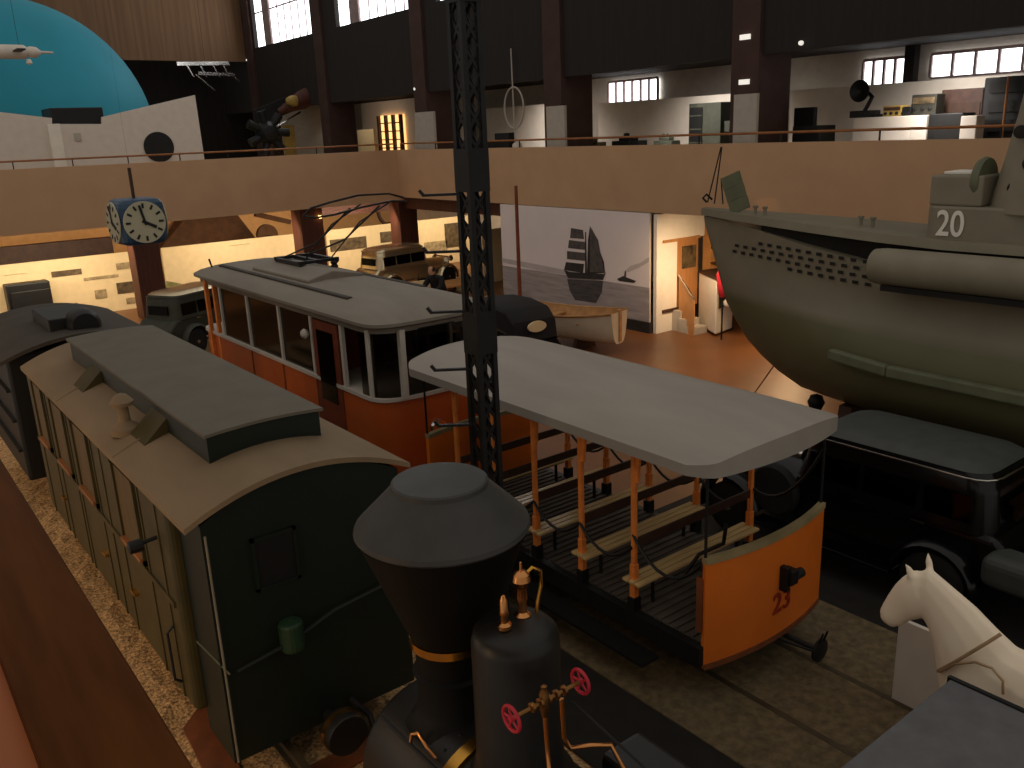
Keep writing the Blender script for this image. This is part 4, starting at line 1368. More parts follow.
# square rigged ship : sails by mast, hull, reflection
def P(*pts, mi=3, d=.012):
    art.poly([mp(x, y, d) for x, y in pts], mi)
P((571, 228), (583, 230), (584, 239), (570, 238), mi=4)
P((569, 240), (585, 242), (586, 250), (568, 248), mi=4)
P((567, 251), (586, 253), (586, 261), (567, 259), mi=4)
P((566, 262), (584, 264), (583, 273), (564, 270), mi=3)
P((588, 240), (590, 226), (604, 262), (605, 273), (587, 274), mi=3)
P((585, 232), (586, 232), (587, 275), (585, 275), mi=3, d=.014)
P((590, 226), (598, 240), (604, 272), (590, 272), mi=4, d=.014)
P((564, 270), (570, 272), (604, 274), (606, 272), (603, 280), (568, 278), mi=3, d=.016)
P((567, 279), (603, 281), (602, 292), (596, 303), (575, 300), (570, 291), mi=5, d=.008)
# little steamer with smoke
P((617, 279), (623, 276), (636, 281), (634, 283), (619, 281), mi=3)
P((624, 277), (624.8, 271), (626, 271), (626, 277), mi=3)
P((625, 271), (630, 266), (640, 263), (649, 257), (649, 262), (638, 268), (628, 272), mi=2, d=.009)
art.build('photo_print', ['m_sky', 'm_sea', 'm_haze', 'm_ship', 'm_sail', 'm_refl'], mu)
MB().box(MX - .04, MX + .06, yr - .05, yl, 0, .32).build('plinth', 'plinth', mu)

bt_ = thing('white_booth', 'white booth wall with orange door and steps beside the mural', 'booth', (19, 17, 0))
wl = MB()
by = 16.9
xs = [MX + .1, 19.02, 19.98]
wl.box(MX + .07, 19.02, by, by + .12, 0, 3.4)
wl.box(19.02, 20.2, by, by + .12, 2.62, 3.4)
wl.build('wall_panel', 'white', bt_)
dd = MB().box(19.04, 19.95, by + .02, by + .08, .62, 2.6).build('door', 'door_orange', bt_)
MB().box(19.25, 19.85, by + .0, by + .03, 1.75, 2.4).build('door_window', 'photo_dark', dd)
rl = MB().box(18.4, 19.95, by - .06, by, 2.58, 2.66)
rl.build('door_track', 'door_orange', bt_)
rl = MB().box(18.4, 19.2, by - .06, by, .58, .66)
rl.build('door_track', 'dark_wood', bt_)
for k in range(3):
    MB().box(18.75 + .04 * k, 19.3, by - .3 * (3 - k) - .02, by - .3 * (2 - k), 0, .2 * (k + 1)).build('step', 'grey_panel', bt_)
MB().prism([V((18.62, by - 1.0, 0)), V((18.62, by - 1.0, 1.05)), V((19.0, by - .1, 1.6)), V((19.0, by - .1, 0))], (.04, 0, 0)).build('side_board', 'board_tan', bt_)
MB().tube([V((18.62, by - 1.02, 1.07)), V((19.0, by - .1, 1.62))], .025).build('stair_rail', 'chrome', bt_)

kc = thing('white_cabinet', 'white exhibit cabinet with dark window near the booth steps', 'cabinet', (19.35, 15.9, 0))
MB().prism([V((18.96, 15.4, .06)), V((19.96, 15.6, .06)), V((20.4, 16.6, .06)), V((19.75, 16.7, .06))], (0, 0, 1.55)).build('carcass', 'white', kc, bevel=.05, seg=3)
MB().box(19.35, 20.1, 15.7, 16.5, 0, .07).build('plinth', 'plinth', kc)
MB().prism([V((19.1, 15.425, .8)), V((19.75, 15.555, .8)), V((19.75, 15.555, 1.2)), V((19.1, 15.425, 1.2))], (0, -.03, 0)).build('window_panel', 'greenbox', kc)
MB().prism([V((18.93, 15.37, 1.61)), V((19.99, 15.57, 1.61)), V((20.4, 16.62, 1.61)), V((19.73, 16.72, 1.61))], (0, 0, .05)).build('worktop', 'dark_wood', kc)
rdt = thing('life_vest', 'red life vest with white float on a stand before the white cabinet', 'life vest', (18.86, 15.1, 0))
MB().lathe([(.02, .35), (.1, .4), (.16, .7), (.18, 1.0), (.12, 1.15), (.03, 1.2)], (18.86, 15.1, .82), 14).build('vest_body', 'red', rdt, smooth=60)
MB().lathe([(0, -.14), (.1, -.1), (.14, 0), (.1, .1), (0, .14)], (19.0, 15.02, 1.02), 14).build('float', 'white', rdt, smooth=60)
MB().tube([(18.86, 15.1, 0), (18.86, 15.1, 1.2)], .025).build('stand', 'iron', rdt)
# stacked shelves of exhibits behind the sub bow
sh = thing('exhibit_shelf', 'tan shelving with stacked goods behind the submarine bow', 'shelf', (20.8, 16.2, 0))
MB().box(20.5, 22.4, 16.9, 17.2, 0, 3.3).build('shelf_back', 'board_tan', sh)
for z in (1.75, 2.2, 2.7, 3.1):
    MB().box(20.5, 22.4, 16.65, 16.9, z, z + .05).build('shelf_board', 'hood_brown', sh)

# ================================================================== DISPLAYS UNDER THE CROSS GALLERY
PY = 34.0
def disp(px0, px1, label, m='cream_panel', zt=2.1, y=PY, z0=.0):
    a, b = ony(px0, 265, y).x, ony(px1, 250, y).x
    t = thing('display_screen', label, 'display screen', ((a + b) / 2, y, 0))
    MB().box(a, b, y, y + .1, z0, zt).build('panel', m, t)
    MB().box(a, b, y + .1, y + .2, 0, .08).build('foot', 'dark_wood', t)
    return a, b
disp(-60, 136, 'cream display panel with small photographs behind the dark coach')
disp(163.5, 301, 'long cream display panel with green mural foot behind the motor tram')
disp(329, 411, 'cream display panel with dark banner photograph behind the pantograph')
disp(418, 470, 'cream display panel farthest along, behind the lattice mast')
disp(484, 502, 'narrow cream display panel beside the ship mural', y=28)
def pic(px0, py0, px1, py1, m, label, y=PY - .03, cat='photograph'):
    a, b = ony(px0, py0, y), ony(px1, py1, y)
    o = MB().box(a.x, b.x, y - .005, y + .029, min(a.z, b.z), max(a.z, b.z)).build('photograph' if cat == 'photograph' else 'caption_strip', m)
    tag(o, label, cat, 'prints on the display panels')
pic(51, 272, 82, 268 + 6, 'photo_dark', 'wide dark photograph high on the panel behind the dark coach')
pic(84, 281, 118, 274, 'photo_mid', 'pale brown strip photograph beside the wide dark one', )
pic(117, 270, 130, 262, 'photo_mid', 'small pale photograph at the top corner of its panel')
pic(118, 294, 134, 281, 'photo_dark', 'square dark framed photograph near the red pillar')
pic(96, 299, 106, 289, 'photo_mid', 'small square photograph low behind the dark coach')
pic(127, 304, 136, 297, 'photo_mid', 'tiny photograph lowest on the panel by the red pillar')
pic(4, 275.5, 27, 273, 'text_grey', 'thin grey caption strip high on the cream panel', cat='caption')
pic(229, 246, 250, 243.5, 'text_grey', 'small caption lettering strip on the long cream panel', cat='caption')
pic(331, 252, 366, 236, 'photo_dark', 'dark banner photograph behind the pantograph base')
pic(381, 243, 392, 231, 'photo_dark', 'small dark rider-like picture behind the tram roof')
pic(368, 257, 381, 247, 'photo_mid', 'square brownish photograph right of the dark banner')
pic(395, 258, 404, 246, 'photo_mid', 'upright faded photograph near the panel end')
pic(425, 253, 447, 240, 'photo_mid', 'wide faded photograph left of the lattice mast')
pic(446, 248, 462, 222, 'photo_dark', 'tall brown photograph hidden partly by the mast')
a, b = ony(165, 300, PY - .03), ony(215, 283, PY - .03)
art = MB()
art.poly([ony(x, y, PY - .02) for x, y in ((166, 281), (178, 283), (190, 286), (215, 280), (240, 284), (240, 310), (166, 312))])
tag(art.build('landscape_print', 'foliage'), 'green landscape print along the foot of the long panel', 'print')
# dark machine standing by the first panel
mc = thing('display_machine', 'tall dark machine standing in front of the cream panel at the frame edge', 'machine', (5.2, 33.4, 0))
a, b = ony(7, 300, 33.4).x, ony(52, 300, 33.4).x
MB().box(a, b, 33.2, 33.8, 0, ony(30, 283, 33.2).z).build('housing', 'black', mc, bevel=.04)
MB().box(a + .1, b - .05, 33.1, 33.25, .6, 1.25).build('front_plate', 'black', mc, bevel=.02)
MB().lathe([(0, -.05), (.18, -.05), (.2, 0), (.0, .02)], ((a + b) / 2, 33.08, .5), 20, 'Y').build('flywheel', 'iron', mc, smooth=40)
# brown timber hoods and machinery behind the panels
hd = thing('timber_hood', 'dark brown sloping timber hood rising behind the long panel', 'hood', (12.2, 37, 0))
pts = [V((10.2, 36.6, 1.7)), V((11.5, 36.6, 2.95)), V((13.6, 36.6, 2.95)), V((14.4, 36.6, 1.7))]
MB().prism(pts, (0, 1.8, 0)).build('hood_shell', 'hood_brown', hd)
for x in (10.5, 14.1):
    for y in (36.7, 38.2):
        MB().box(x - .1, x + .1, y - .08, y + .08, 0, 1.75).build('leg', 'dark_wood', hd)
mw = thing('belt_wheel', 'brown belt wheel with slanting beam behind the long panel', 'machine', (15.2, 35.6, 0))
wc = ony(267, 235, 35.6)
MB().lathe([(.32, -.1), (.45, -.1), (.45, .1), (.32, .1)], wc, 28, 'Y').build('rim', 'hood_brown', mw, smooth=40)
f = MB()
for k in range(6):
    a = 2 * PI * k / 6
    f.beam(wc, wc + V((.36 * math.cos(a), 0, .36 * math.sin(a))), .08, .06, up=(0, 1, 0))
f.build('spokes', 'dark_wood', mw)
MB().beam(ony(255, 214, 35.6), ony(290, 222, 35.6), .2, .2).build('beam', 'hood_brown', mw)
MB().beam(wc, V((wc.x, wc.y, 0)), .2, .2).build('stand', 'dark_wood', mw)
bl = MB().lathe([(0, -.06), (.07, -.04), (.09, 0), (.07, .05), (0, .06)], ony(320, 217, 31.19), 12)
tag(bl.build('amber_lamp', 'amber_bulb', smooth=60), 'small glowing amber lamp on the red pillar', 'lamp')
lc = ony(387, 208, 36)
ovt = thing('oval_ring', 'dark oval ring on a post standing behind the pantograph bow', 'ring', (lc.x, lc.y, 0))
MB().tube([lc + V((.5 * math.cos(2 * PI * k / 24), 0, .75 * math.sin(2 * PI * k / 24))) for k in range(24)], .09, 8, closed=True).build('ring', 'dark_wood', ovt, smooth=60)
MB().beam((lc.x, lc.y, 0), (lc.x, lc.y, lc.z - .7), .12, .12).build('post', 'dark_wood', ovt)
# ship models on the low table
tb = thing('model_table', 'low pale table with ship models near the lattice mast', 'table', tuple(onz(428, 288, .5).xy) + (0,))
mpnt = onz(428, 288, .5)
mpnt.y += .6
TX, TY = mpnt.x, mpnt.y
MB().box(TX - .9, TX + 2.2, TY - .4, TY + .9, .33, .39).build('tabletop', 'board_tan', tb)
for x in (TX - .8, TX + 2.1):
    for y in (TY - .3, TY + .8):
        MB().box(x - .04, x + .04, y - .04, y + .04, 0, .33).build('leg', 'dark_wood', tb)
smod = thing('ship_model', 'white ship model on the low pale table', 'ship model', (TX, TY, .39))
rings = []
for k in range(9):
    s = -1 + 2 * k / 8
    w_ = max(.01, .13 * (1 - abs(s) ** 2.5))
    rings.append([V((TX + .75 * s, TY - w_, .57 + .06 * s * s)), V((TX + .75 * s * .92, TY, .40)), V((TX + .75 * s, TY + w_, .57 + .06 * s * s))])
MB().loft(rings).build('hull', 'white', smod, smooth=50)
MB().box(TX - .3, TX + .25, TY - .07, TY + .07, .55, .69).build('deckhouse', 'cream_panel', smod, bevel=.01)
MB().tube([(TX, TY, .65), (TX, TY, 1.0)], .015).build('mast', 'dark_wood', smod)

# ================================================================== VISITOR IN A DARK COAT
pp = onz(438, 268, 1.72)
ps = thing('person', 'person in dark coat bending forward beyond the motor tram roof', 'person', (pp.x, pp.y, 0))
sk = [(0, 0, .92, .17), (0, .02, 1.15, .19), (-.12, 0, 1.33, .2), (-.2, 0, 1.42, .1), (-.24, 0, 1.5, .06),      # 0-4 pelvis spine neck
      (-.13, -.2, 1.36, .1), (-.3, -.27, 1.12, .075), (-.52, -.2, 1.05, .055),                                     # 5-7 arm
      (-.13, .2, 1.36, .1), (-.3, .27, 1.12, .075), (-.52, .2, 1.05, .055),                                        # 8-10 arm
      (.02, -.1, .85, .12), (.0, -.12, .48, .085), (.03, -.12, .08, .06), (-.14, -.13, .04, .045),                 # 11-14 leg
      (.02, .1, .85, .12), (.0, .12, .48, .085), (.03, .12, .08, .06), (-.14, .13, .04, .045)]
edges = [(0, 1), (1, 2), (2, 3), (3, 4), (2, 5), (5, 6), (6, 7), (2, 8), (8, 9), (9, 10), (0, 11), (11, 12), (12, 13), (13, 14), (0, 15), (15, 16), (16, 17), (17, 18)]
me = bpy.data.meshes.new('body')
me.from_pydata([s[:3] for s in sk], edges, [])
bo_ = bpy.data.objects.new('body', me)
COL.objects.link(bo_)
bo_.parent = ps
bo_.modifiers.new('skin', 'SKIN')
for v_, s in zip(me.skin_vertices[0].data, sk):
    v_.radius = (s[3], s[3])
me.skin_vertices[0].data[0].use_root = True
ss = bo_.modifiers.new('sub', 'SUBSURF')
ss.levels = ss.render_levels = 2
me.materials.append(M_['coat'])
hdm = MB().lathe([(.0, -.13), (.06, -.12), (.085, -.05), (.09, .02), (.075, .09), (.04, .125), (0, .13)], (-.3, 0, 1.62), 20)
for dy in (-.035, .035):
    hdm.lathe([(0, -.012), (.013, 0), (0, .012)], (-.385, dy, 1.6), 8)
hdm.lathe([(0, -.03), (.018, -.02), (.008, .03), (0, .035)], (-.395, 0, 1.575), 8)
for dy in (-.09, .09):
    hdm.lathe([(0, -.03), (.02, 0), (0, .03)], (-.29, dy, 1.59), 8)
hdm.build('head', 'skin', ps, world=False, smooth=60)
hr = MB().lathe([(.1, -.0), (.105, .05), (.085, .11), (.045, .145), (0, .15)], (-.28, 0, 1.6), 20)
hr.build('hair', 'hair', ps, world=False, smooth=60)
for sgn in (-1, 1):
    hh = MB().tube([(-.53, .2 * sgn, 1.05), (-.6, .195 * sgn, 1.03)], [.03, .04], 8)
    for j in range(4):
        hh.tube([(-.6, (.17 + .018 * j) * sgn, 1.03), (-.65, (.168 + .019 * j) * sgn, 1.015), (-.68 + .01 * abs(j - 1.5), (.168 + .019 * j) * sgn, .985)], .009, 6)
    hh.tube([(-.57, .165 * sgn, 1.03), (-.61, .145 * sgn, 1.01)], .011, 6)
    hh.build('hand', 'skin', ps, world=False, smooth=60)
ps.rotation_euler = (0, 0, math.radians(20))
ps.scale = (1.18, 1.22, 1.04)

# ================================================================== PLANETARIUM DOME AND WHITE WALL
dc_ = ony(16, 138, 41)
dist = (dc_ - CAM).dot(_f)
DR = 133 * dist / FPX * .985
d = MB().lathe([(DR * math.sin(a), DR * math.cos(a)) for a in [PI * .635 * (1 - k / 26) + .002 for k in range(27)]], dc_, 64)
tag(d.build('planetarium_dome', 'dome', smooth=60), 'big turquoise planetarium dome above the white gallery wall', 'dome')
ww = thing('white_wall_panel', 'low white gallery wall with slanting top below the blue dome', 'panel', (5, 33, 4))
q = [(-70, 108), (0, 112), (52, 118), (52, 124), (102, 124), (102, 117), (195, 95), (205, 160)]
pts = [ony(x, y, 33) for x, y in q]
pts[-1].z = 4.2
pts[-2].x = pts[-1].x - .05
pts.append(V((pts[0].x, 33, 4.2)))
MB().prism(pts, (0, .15, 0)).build('panel', 'white_panel', ww)
MB().box(ony(50, 120, 33.4).x, ony(103, 120, 33.4).x, 33.2, 34.6, 6.4, ony(60, 108, 33.4).z).build('dark_box', 'black', ww, bevel=.03)
cc = ony(159, 147, 32.98)
MB().lathe([(0, -.02), (.52, -.02), (.52, .03)], cc, 36, 'Y').build('round_opening', 'black', ww, smooth=30)
a, b = ony(47, 124, 32.95), ony(66, 160, 32.95)
MB().box(a.x, b.x, 32.92, 33, 4.2, a.z).build('pale_door', 'white', ww)
a, b = ony(74, 133, 32.95), ony(82, 141, 32.95)
MB().box(a.x, b.x, 32.96, 33, b.z, a.z).build('small_vent', 'grey_panel', ww)
# hanging spacecraft models
def craft(name, label, c, s, m):
    t = thing(name, label, 'spacecraft model', c)
    MB().lathe([(.05 * s, -1.3 * s), (.3 * s, -1.2 * s), (.36 * s, -.9 * s), (.36 * s, .2 * s), (.24 * s, .35 * s), (.3 * s, .5 * s), (.26 * s, .8 * s), (.08 * s, 1.0 * s), (.05 * s, 1.6 * s), (0, 1.62 * s)], c, 20, 'X').build('hull', m, t, smooth=35)
    for sy in (-1, 1):
        MB().box(c[0] - .4 * s, c[0] + .0 * s, c[1] + sy * .4 * s, c[1] + sy * 1.6 * s, c[2] - .02, c[2] + .02).build('solar_panel', 'iron', t)
    MB().lathe([(0, -.3 * s), (.16 * s, -.2 * s), (.1 * s, 0)], (c[0] + .35 * s, c[1], c[2] - .35 * s), 14).build('antenna', 'white', t, smooth=50)
    MB().tube([(c[0], c[1], c[2] + .3 * s), (c[0], c[1], 14)], .006, 5).build('suspension_wire', 'iron', t)
craft('spacecraft_model', 'pale spacecraft model hanging in front of the blue dome', ony(20, 52, 30), .55, 'tram_white')
hc = ony(206, 70, 42)
hg = thing('hanging_aircraft', 'silver glider skeleton hanging in the dark beyond the dome', 'aircraft model', hc)
MB().beam(hc + V((-1.3, 0, .25)), hc + V((1.1, 0, .3)), .16, .16).build('wing_spar', 'chrome', hg)
MB().beam(hc + V((-.4, 0, -.15)), hc + V((1.3, 0, -.2)), .16, .14).build('lower_spar', 'chrome', hg)
for dx in (-.6, 0, .6, 1.1):
    MB().beam(hc + V((dx, 0, -.3)), hc + V((dx - .3, 0, .3)), .05, .05).build('strut', 'chrome', hg)
MB().beam(hc + V((-.5, 0, -.2)), hc + V((.3, 0, -.9)), .09, .06).build('strut', 'chrome', hg)
MB().beam(hc + V((1.1, 0, -.1)), hc + V((1.5, 0, -.5)), .12, .08).build('tail_fin', 'chrome', hg)
MB().tube([hc + V((0, 0, .3)), V((hc.x, hc.y, 14))], .008, 5).build('suspension_wire', 'iron', hg)
hx = ony(295, 102, 40)
am = thing('hanging_aircraft', 'dark propeller aeroplane with yellow nose over the far gallery', 'aircraft model', hx)
a1, a2 = ony(278, 112, 40), ony(325, 88, 40)
MB().tube([a1, (a1 + a2) / 2, a2, a2 + (a2 - a1) * .6], [.15, .42, .45, .2], 12).build('fuselage', 'redwood', am, smooth=60)
MB().lathe([(0, -.3), (.15, -.25), (.26, 0), (.24, .2)], ony(292, 101, 39.7), 16, 'X').build('nose', 'yellow', am, smooth=60)
MB().beam(ony(255, 118, 40), ony(292, 103, 40), .7, .1, up=(0, 1, 0)).build('wing', 'iron', am)
MB().beam(ony(262, 135, 40), ony(300, 112, 40), .12, .08).build('strut', 'chrome', am)
MB().tube([hx + V((0, 0, .4)), V((hx.x, hx.y, 14))], .01, 5).build('suspension_wire', 'iron', am)
# engine exhibit and grey panel behind it
a, b = ony(285, 155, 41), ony(322, 104, 41)
tag(MB().box(a.x, b.x, 41, 41.1, 4.2, b.z).build('exhibit_screen', 'grey_panel'), 'tall grey screen below the aeroplane on the far gallery', 'screen')
a, b = ony(286, 155, 40.6), ony(293, 125, 40.6)
tag(MB().box(a.x, b.x, 40.5, 40.7, 4.2, b.z).build('wooden_post', 'yellow'), 'yellowish wooden post beside the grey gallery screen', 'post')
en = thing('engine_exhibit', 'dark aero engine on a stand on the far gallery', 'engine', ony(265, 150, 38))
ec = ony(268, 133, 38)
MB().lathe([(0, -.4), (.3, -.35), (.5, -.1), (.5, .2), (.3, .4), (0, .5)], ec, 16, 'Y').build('crankcase', 'iron', en, smooth=40)
for k in range(7):
    a = 2 * PI * k / 7
    MB().tube([ec + V((.4 * math.cos(a), 0, .4 * math.sin(a))), ec + V((.95 * math.cos(a), 0, .95 * math.sin(a)))], [.16, .2], 10).build('cylinder', 'iron', en, smooth=40)
MB().beam(ec, V((ec.x, ec.y, 4.2)), .25, .25).build('stand', 'dark_wood', en)

# ================================================================== EXHIBITS ON THE LONG GALLERY
PX = 22.5
def rpanel(px0, px1, ptop, label, m='white_panel', X=PX, name='display_screen', cat='display screen'):
    a, b = onx(px0, ptop[0], X), onx(px1, ptop[1], X)
    o = MB().box(X, X + .1, b.y, a.y, 4.2, min(7.55, (a.z + b.z) / 2)).build(name, m)
    return tag(o, label, cat)
rpanel(442, 470, (111, 110), 'white gallery panel glimpsed through the lattice mast')
rpanel(486, 546, (108, 105), 'white gallery panel behind the thin hoop antenna')
rpanel(598, 734, (103, 94), 'long white gallery panel behind the green cabinet')
rpanel(791, 1040, (91, 72), 'long white gallery panel behind the radio sets')
rpanel(360, 418, (95, 93), 'white wall around the glowing shop doorway', X=23.6)
rpanel(414, 433, (112, 112), 'grey text board near the far corner column', 'grey_panel', X=18.64, name='text_board', cat='board')
rpanel(546, 564, (106, 106), 'grey text board on the column beside the hoop antenna', 'grey_panel', X=18.64, name='text_board', cat='board')
rpanel(734, 757, (95, 93), 'grey text board on the column beside the green cabinet', 'grey_panel', X=18.64, name='text_board', cat='board')
a, b = onx(357, 130, 22.2), onx(375, 150, 22.2)
tag(MB().box(22.2, 22.3, b.y, a.y, 4.2, a.z).build('text_board', 'cream_panel'), 'tan low board left of the glowing shop doorway', 'board')
# glowing shop shelves
sp_ = thing('lit_shelves', 'warm glowing shelves of goods in the shop doorway', 'shelf', (23.4, 40.5, 4.2))
a, b = onx(378, 116, 23.4), onx(404, 148, 23.4)
MB().box(23.45, 23.55, b.y, a.y, 4.2, a.z).build('lit_back', 'warm_glow', sp_)
f = MB()
for k in range(4):
    yy = b.y + (a.y - b.y) * (k + .1) / 3.2
    f.box(23.3, 23.45, yy - .08, yy + .08, 4.2, a.z)
for k in range(6):
    z = 4.4 + (a.z - 4.4) * k / 6
    f.box(23.35, 23.45, b.y, a.y, z, z + .05)
f.build('shelf_frame', 'dark_wood', sp_)
# hoop antenna
ha = thing('hoop_antenna', 'thin hoop aerial with tall whip on the long gallery', 'aerial', (18.6, 22.5, 4.2))
hc = onx(514, 108, 18.72)
hr_ = .66
MB().tube([hc + V((0, hr_ * .78 * math.cos(2 * PI * k / 32), hr_ * math.sin(2 * PI * k / 32))) for k in range(32)], .03, 6, closed=True).build('hoop', 'grey_panel', ha, smooth=60)
tp = onx(510, 48, 18.6)
MB().tube([V((18.72, hc.y, 4.6)), V((18.72, hc.y + .05, tp.z))], .022, 6).build('whip', 'grey_panel', ha)
MB().lathe([(.17, 4.2), (.17, 5.35), (.13, 5.4), (0, 5.42)], (18.72, hc.y - .1, 0), 14).build('pedestal', 'white_panel', ha, smooth=40)
MB().box(18.6, 18.9, hc.y + .2, hc.y + 1.0, 4.9, 5.75).build('control_box', 'black', ha, bevel=.03)
MB().box(18.6, 18.9, hc.y + .9, hc.y + 1.7, 4.9, 5.5).build('control_box', 'black', ha, bevel=.03)
# green cabinet with dark open front
gc = thing('green_cabinet', 'grey-green upright cabinet with dark front on the long gallery', 'cabinet', (21.8, 18.5, 4.2))
a, m_, b = onx(689, 104, 21.8), onx(703, 103, 21.8), onx(721, 103, 21.8)
MB().box(21.8, 22.3, b.y, a.y, 4.2, a.z).build('carcass', 'greenbox', gc, bevel=.02)
MB().box(21.76, 21.8, m_.y, a.y - .06, 4.6, a.z - .12).build('open_front', 'black', gc)
f = MB()
for k in range(4):
    z = 4.8 + k * .4
    f.box(21.74, 21.77, m_.y, a.y - .06, z, z + .04)
f.build('shelf_edge', 'greenbox', gc)
a, b = onx(724, 121, 21.9), onx(734, 132, 21.9)
gap_ = thing('grey_apparatus', 'small grey apparatus on a pole beside the green cabinet', 'apparatus', (22.05, (a.y + b.y) / 2, 4.2))
MB().box(21.9, 22.2, b.y, a.y, b.z, a.z).build('casing', 'greenbox', gap_, bevel=.03)
MB().tube([(22.05, (a.y + b.y) / 2, 4.2), (22.05, (a.y + b.y) / 2, b.z)], .03).build('pole', 'iron', gap_)
# low models on the gallery tables
def lump(px0, px1, py, X, label, m, z0=5.2, hgt=.25, name='engine_model'):
    a, b = onx(px0, py, X), onx(px1, py, X)
    rings = []
    n = 8
    t = MB()
    ln = a.y - b.y
    t.box(X - .2, X + .2, b.y, a.y, z0, z0 + hgt * .45)
    t.box(X - .12, X + .12, b.y + ln * .25, a.y - ln * .2, z0 + hgt * .45, z0 + hgt * .8)
    t.lathe([(.02, -.12), (.1, -.1), (.1, .1), (.02, .12)], (X, b.y + ln * .6, z0 + hgt * .8), 12)
    th = thing(name, label, 'model', (X, (a.y + b.y) / 2, 4.2))
    t.build('model', m, th, bevel=.02)
    MB().box(X - .3, X + .3, b.y - .03, a.y + .03, z0 - .06, z0).build('table_top', 'white_panel', th)
    for yy in (b.y, a.y):
        MB().box(X - .04, X + .04, yy - .04, yy + .04, 4.2, z0 - .06).build('table_leg', 'iron', th)
lump(616, 643, 134, 20.5, 'low dark machine model below the long white panel', 'iron', 5.2, .35)
lump(658, 676, 136, 20.5, 'small engine model left of the green cabinet', 'greenbox', 5.2, .3)
lump(575, 602, 137, 20.5, 'small olive model beside the dark gallery column', 'photo_dark', 5.2, .3)
lump(440, 458, 141, 20.8, 'low dark model on a pale table near the corner', 'black', 5.1, .3)
# sofa-like dark case, gramophone, radios
bk_ = thing('open_case', 'black open instrument case tilted back on the gallery', 'case', (20.5, 15, 4.2))
a, b = onx(797, 126, 20.2), onx(824, 138, 20.2)
MB().box(20.0, 20.7, b.y, a.y, 4.2, 5.62).build('base', 'black', bk_, bevel=.03)
a, b = onx(795, 108, 20.6), onx(815, 124, 20.6)
MB().box(20.55, 20.7, b.y, a.y, 5.5, a.z).build('lid', 'black', bk_, bevel=.03)
a, b = onx(852, 118, 20.7), onx(924, 138, 20.7)
CTZ = a.z
tag(MB().box(20.75, 21.55, b.y, a.y, 4.2, a.z).build('white_counter', 'white_panel', bevel=.02), 'white counter carrying the gramophone and radio sets', 'counter')
gr = thing('gramophone', 'black horn gramophone standing on the white gallery counter', 'gramophone', (20.8, 14, 5.7))
gx = 21.0
hc = onx(861, 91, gx)
MB().lathe([(.0, .3), (.05, .25), (.1, .12), (.2, -.02), (.27, -.07), (.26, -.09), (.0, .05)], hc, 24, 'X').build('horn', 'black', gr, smooth=50)
e1, e2, e3 = onx(869, 97, gx), onx(868, 105, gx), onx(864, 112, gx)
MB().tube([hc + V((.25, 0, 0)), e1 + V((.15, 0, 0)), e2, e3], .05, 8).build('horn_neck', 'black', gr, smooth=60)
a, b = onx(855, 111, gx), onx(875, 119, gx)
MB().box(gx - .25, gx + .25, b.y, a.y, CTZ, a.z).build('turntable_box', 'black', gr, bevel=.02)
def boxx(px0, py0, px1, py1, X, d, m, name, label, cat, trim=None, zb=None):
    a, b = onx(px0, py0, X), onx(px1, py1, X)
    if zb is not None:
        b.z = zb
    t = thing(name, label, cat, (X, (a.y + b.y) / 2, b.z))
    MB().box(X, X + d, b.y, a.y, b.z, a.z).build('cabinet_shell', m, t, bevel=.02)
    if trim:
        h = a.z - b.z
        f = MB()
        f.box(X - .02, X, b.y + .04, a.y - .04, b.z + h * .55, b.z + h * .85)
        f.build('dial_panel', trim, t)
        f = MB()
        for k in range(3):
            f.lathe([(0, -.03), (.04, -.02), (.04, .02)], (X - .01, b.y + (a.y - b.y) * (k + .8) / 3.4, b.z + h * .28), 10, 'X')
        f.build('knobs', 'black', t)
    return t
boxx(883, 106, 901, 118, 21.0, .4, 'yellow', 'radio_set', 'yellow-fronted radio set beside the gramophone', 'radio', 'dark_wood', zb=CTZ)
boxx(902, 107, 910, 118, 21.0, .4, 'black', 'radio_set', 'small black radio set between the yellow one and the dark console', 'radio', 'iron', zb=CTZ)
boxx(912, 95, 935, 118, 21.1, .4, 'dark_cabinet', 'radio_console', 'dark radio console with green side on the white counter', 'radio', 'photo_dark', zb=CTZ)
boxx(877, 114, 882, 118, 21.0, .3, 'black', 'tuning_unit', 'low black tuning unit next to the gramophone box', 'radio', 'iron', zb=CTZ)
boxx(942, 90, 981, 116, 21.75, .5, 'switch_brown', 'switchboard', 'wide reddish brown switchboard cabinet on the gallery', 'switchboard', 'dark_wood', zb=4.2)
boxx(929, 114, 961, 137, 20.75, .6, 'black', 'dark_sideboard', 'black sideboard beneath the reddish switchboard', 'sideboard', 'iron', zb=4.2)
a, b = onx(961, 116, 20.6), onx(975, 137, 20.6)
tag(MB().box(20.6, 21.0, b.y, a.y, 4.2, a.z).build('white_plinth', 'white_panel', bevel=.02), 'narrow white plinth next to the black sideboard', 'plinth')
rk = thing('equipment_rack', 'tall black equipment rack at the edge behind the conning tower', 'rack', (21.3, 9.5, 4.2))
a, b = onx(985, 78, 21.3), onx(1030, 137, 21.3)
f = MB()
f.box(21.3, 21.8, b.y, a.y, 4.2, a.z)
f.build('rack_frame', 'black', rk, bevel=.03)
f = MB()
for k in range(5):
    f.box(21.24, 21.3, b.y + .1, a.y - .15, 4.5 + k * .42, 4.75 + k * .42)
f.build('rack_module', 'iron', rk)
MB().tube([(21.1, a.y - .6, 4.2), (21.1, a.y - .6, a.z)], .03).build('rack_post', 'rail_wood', rk)
ch_ = thing('wire_chair', 'thin grey wire chair standing by the white counter', 'chair', (20.2, 11.2, 4.2))
a, b = onx(906, 128, 20.2), onx(921, 137, 20.2)
f = MB()
MB().box(20.0, 20.4, b.y, a.y, 5.15, 5.18).build('seat', 'iron', ch_)
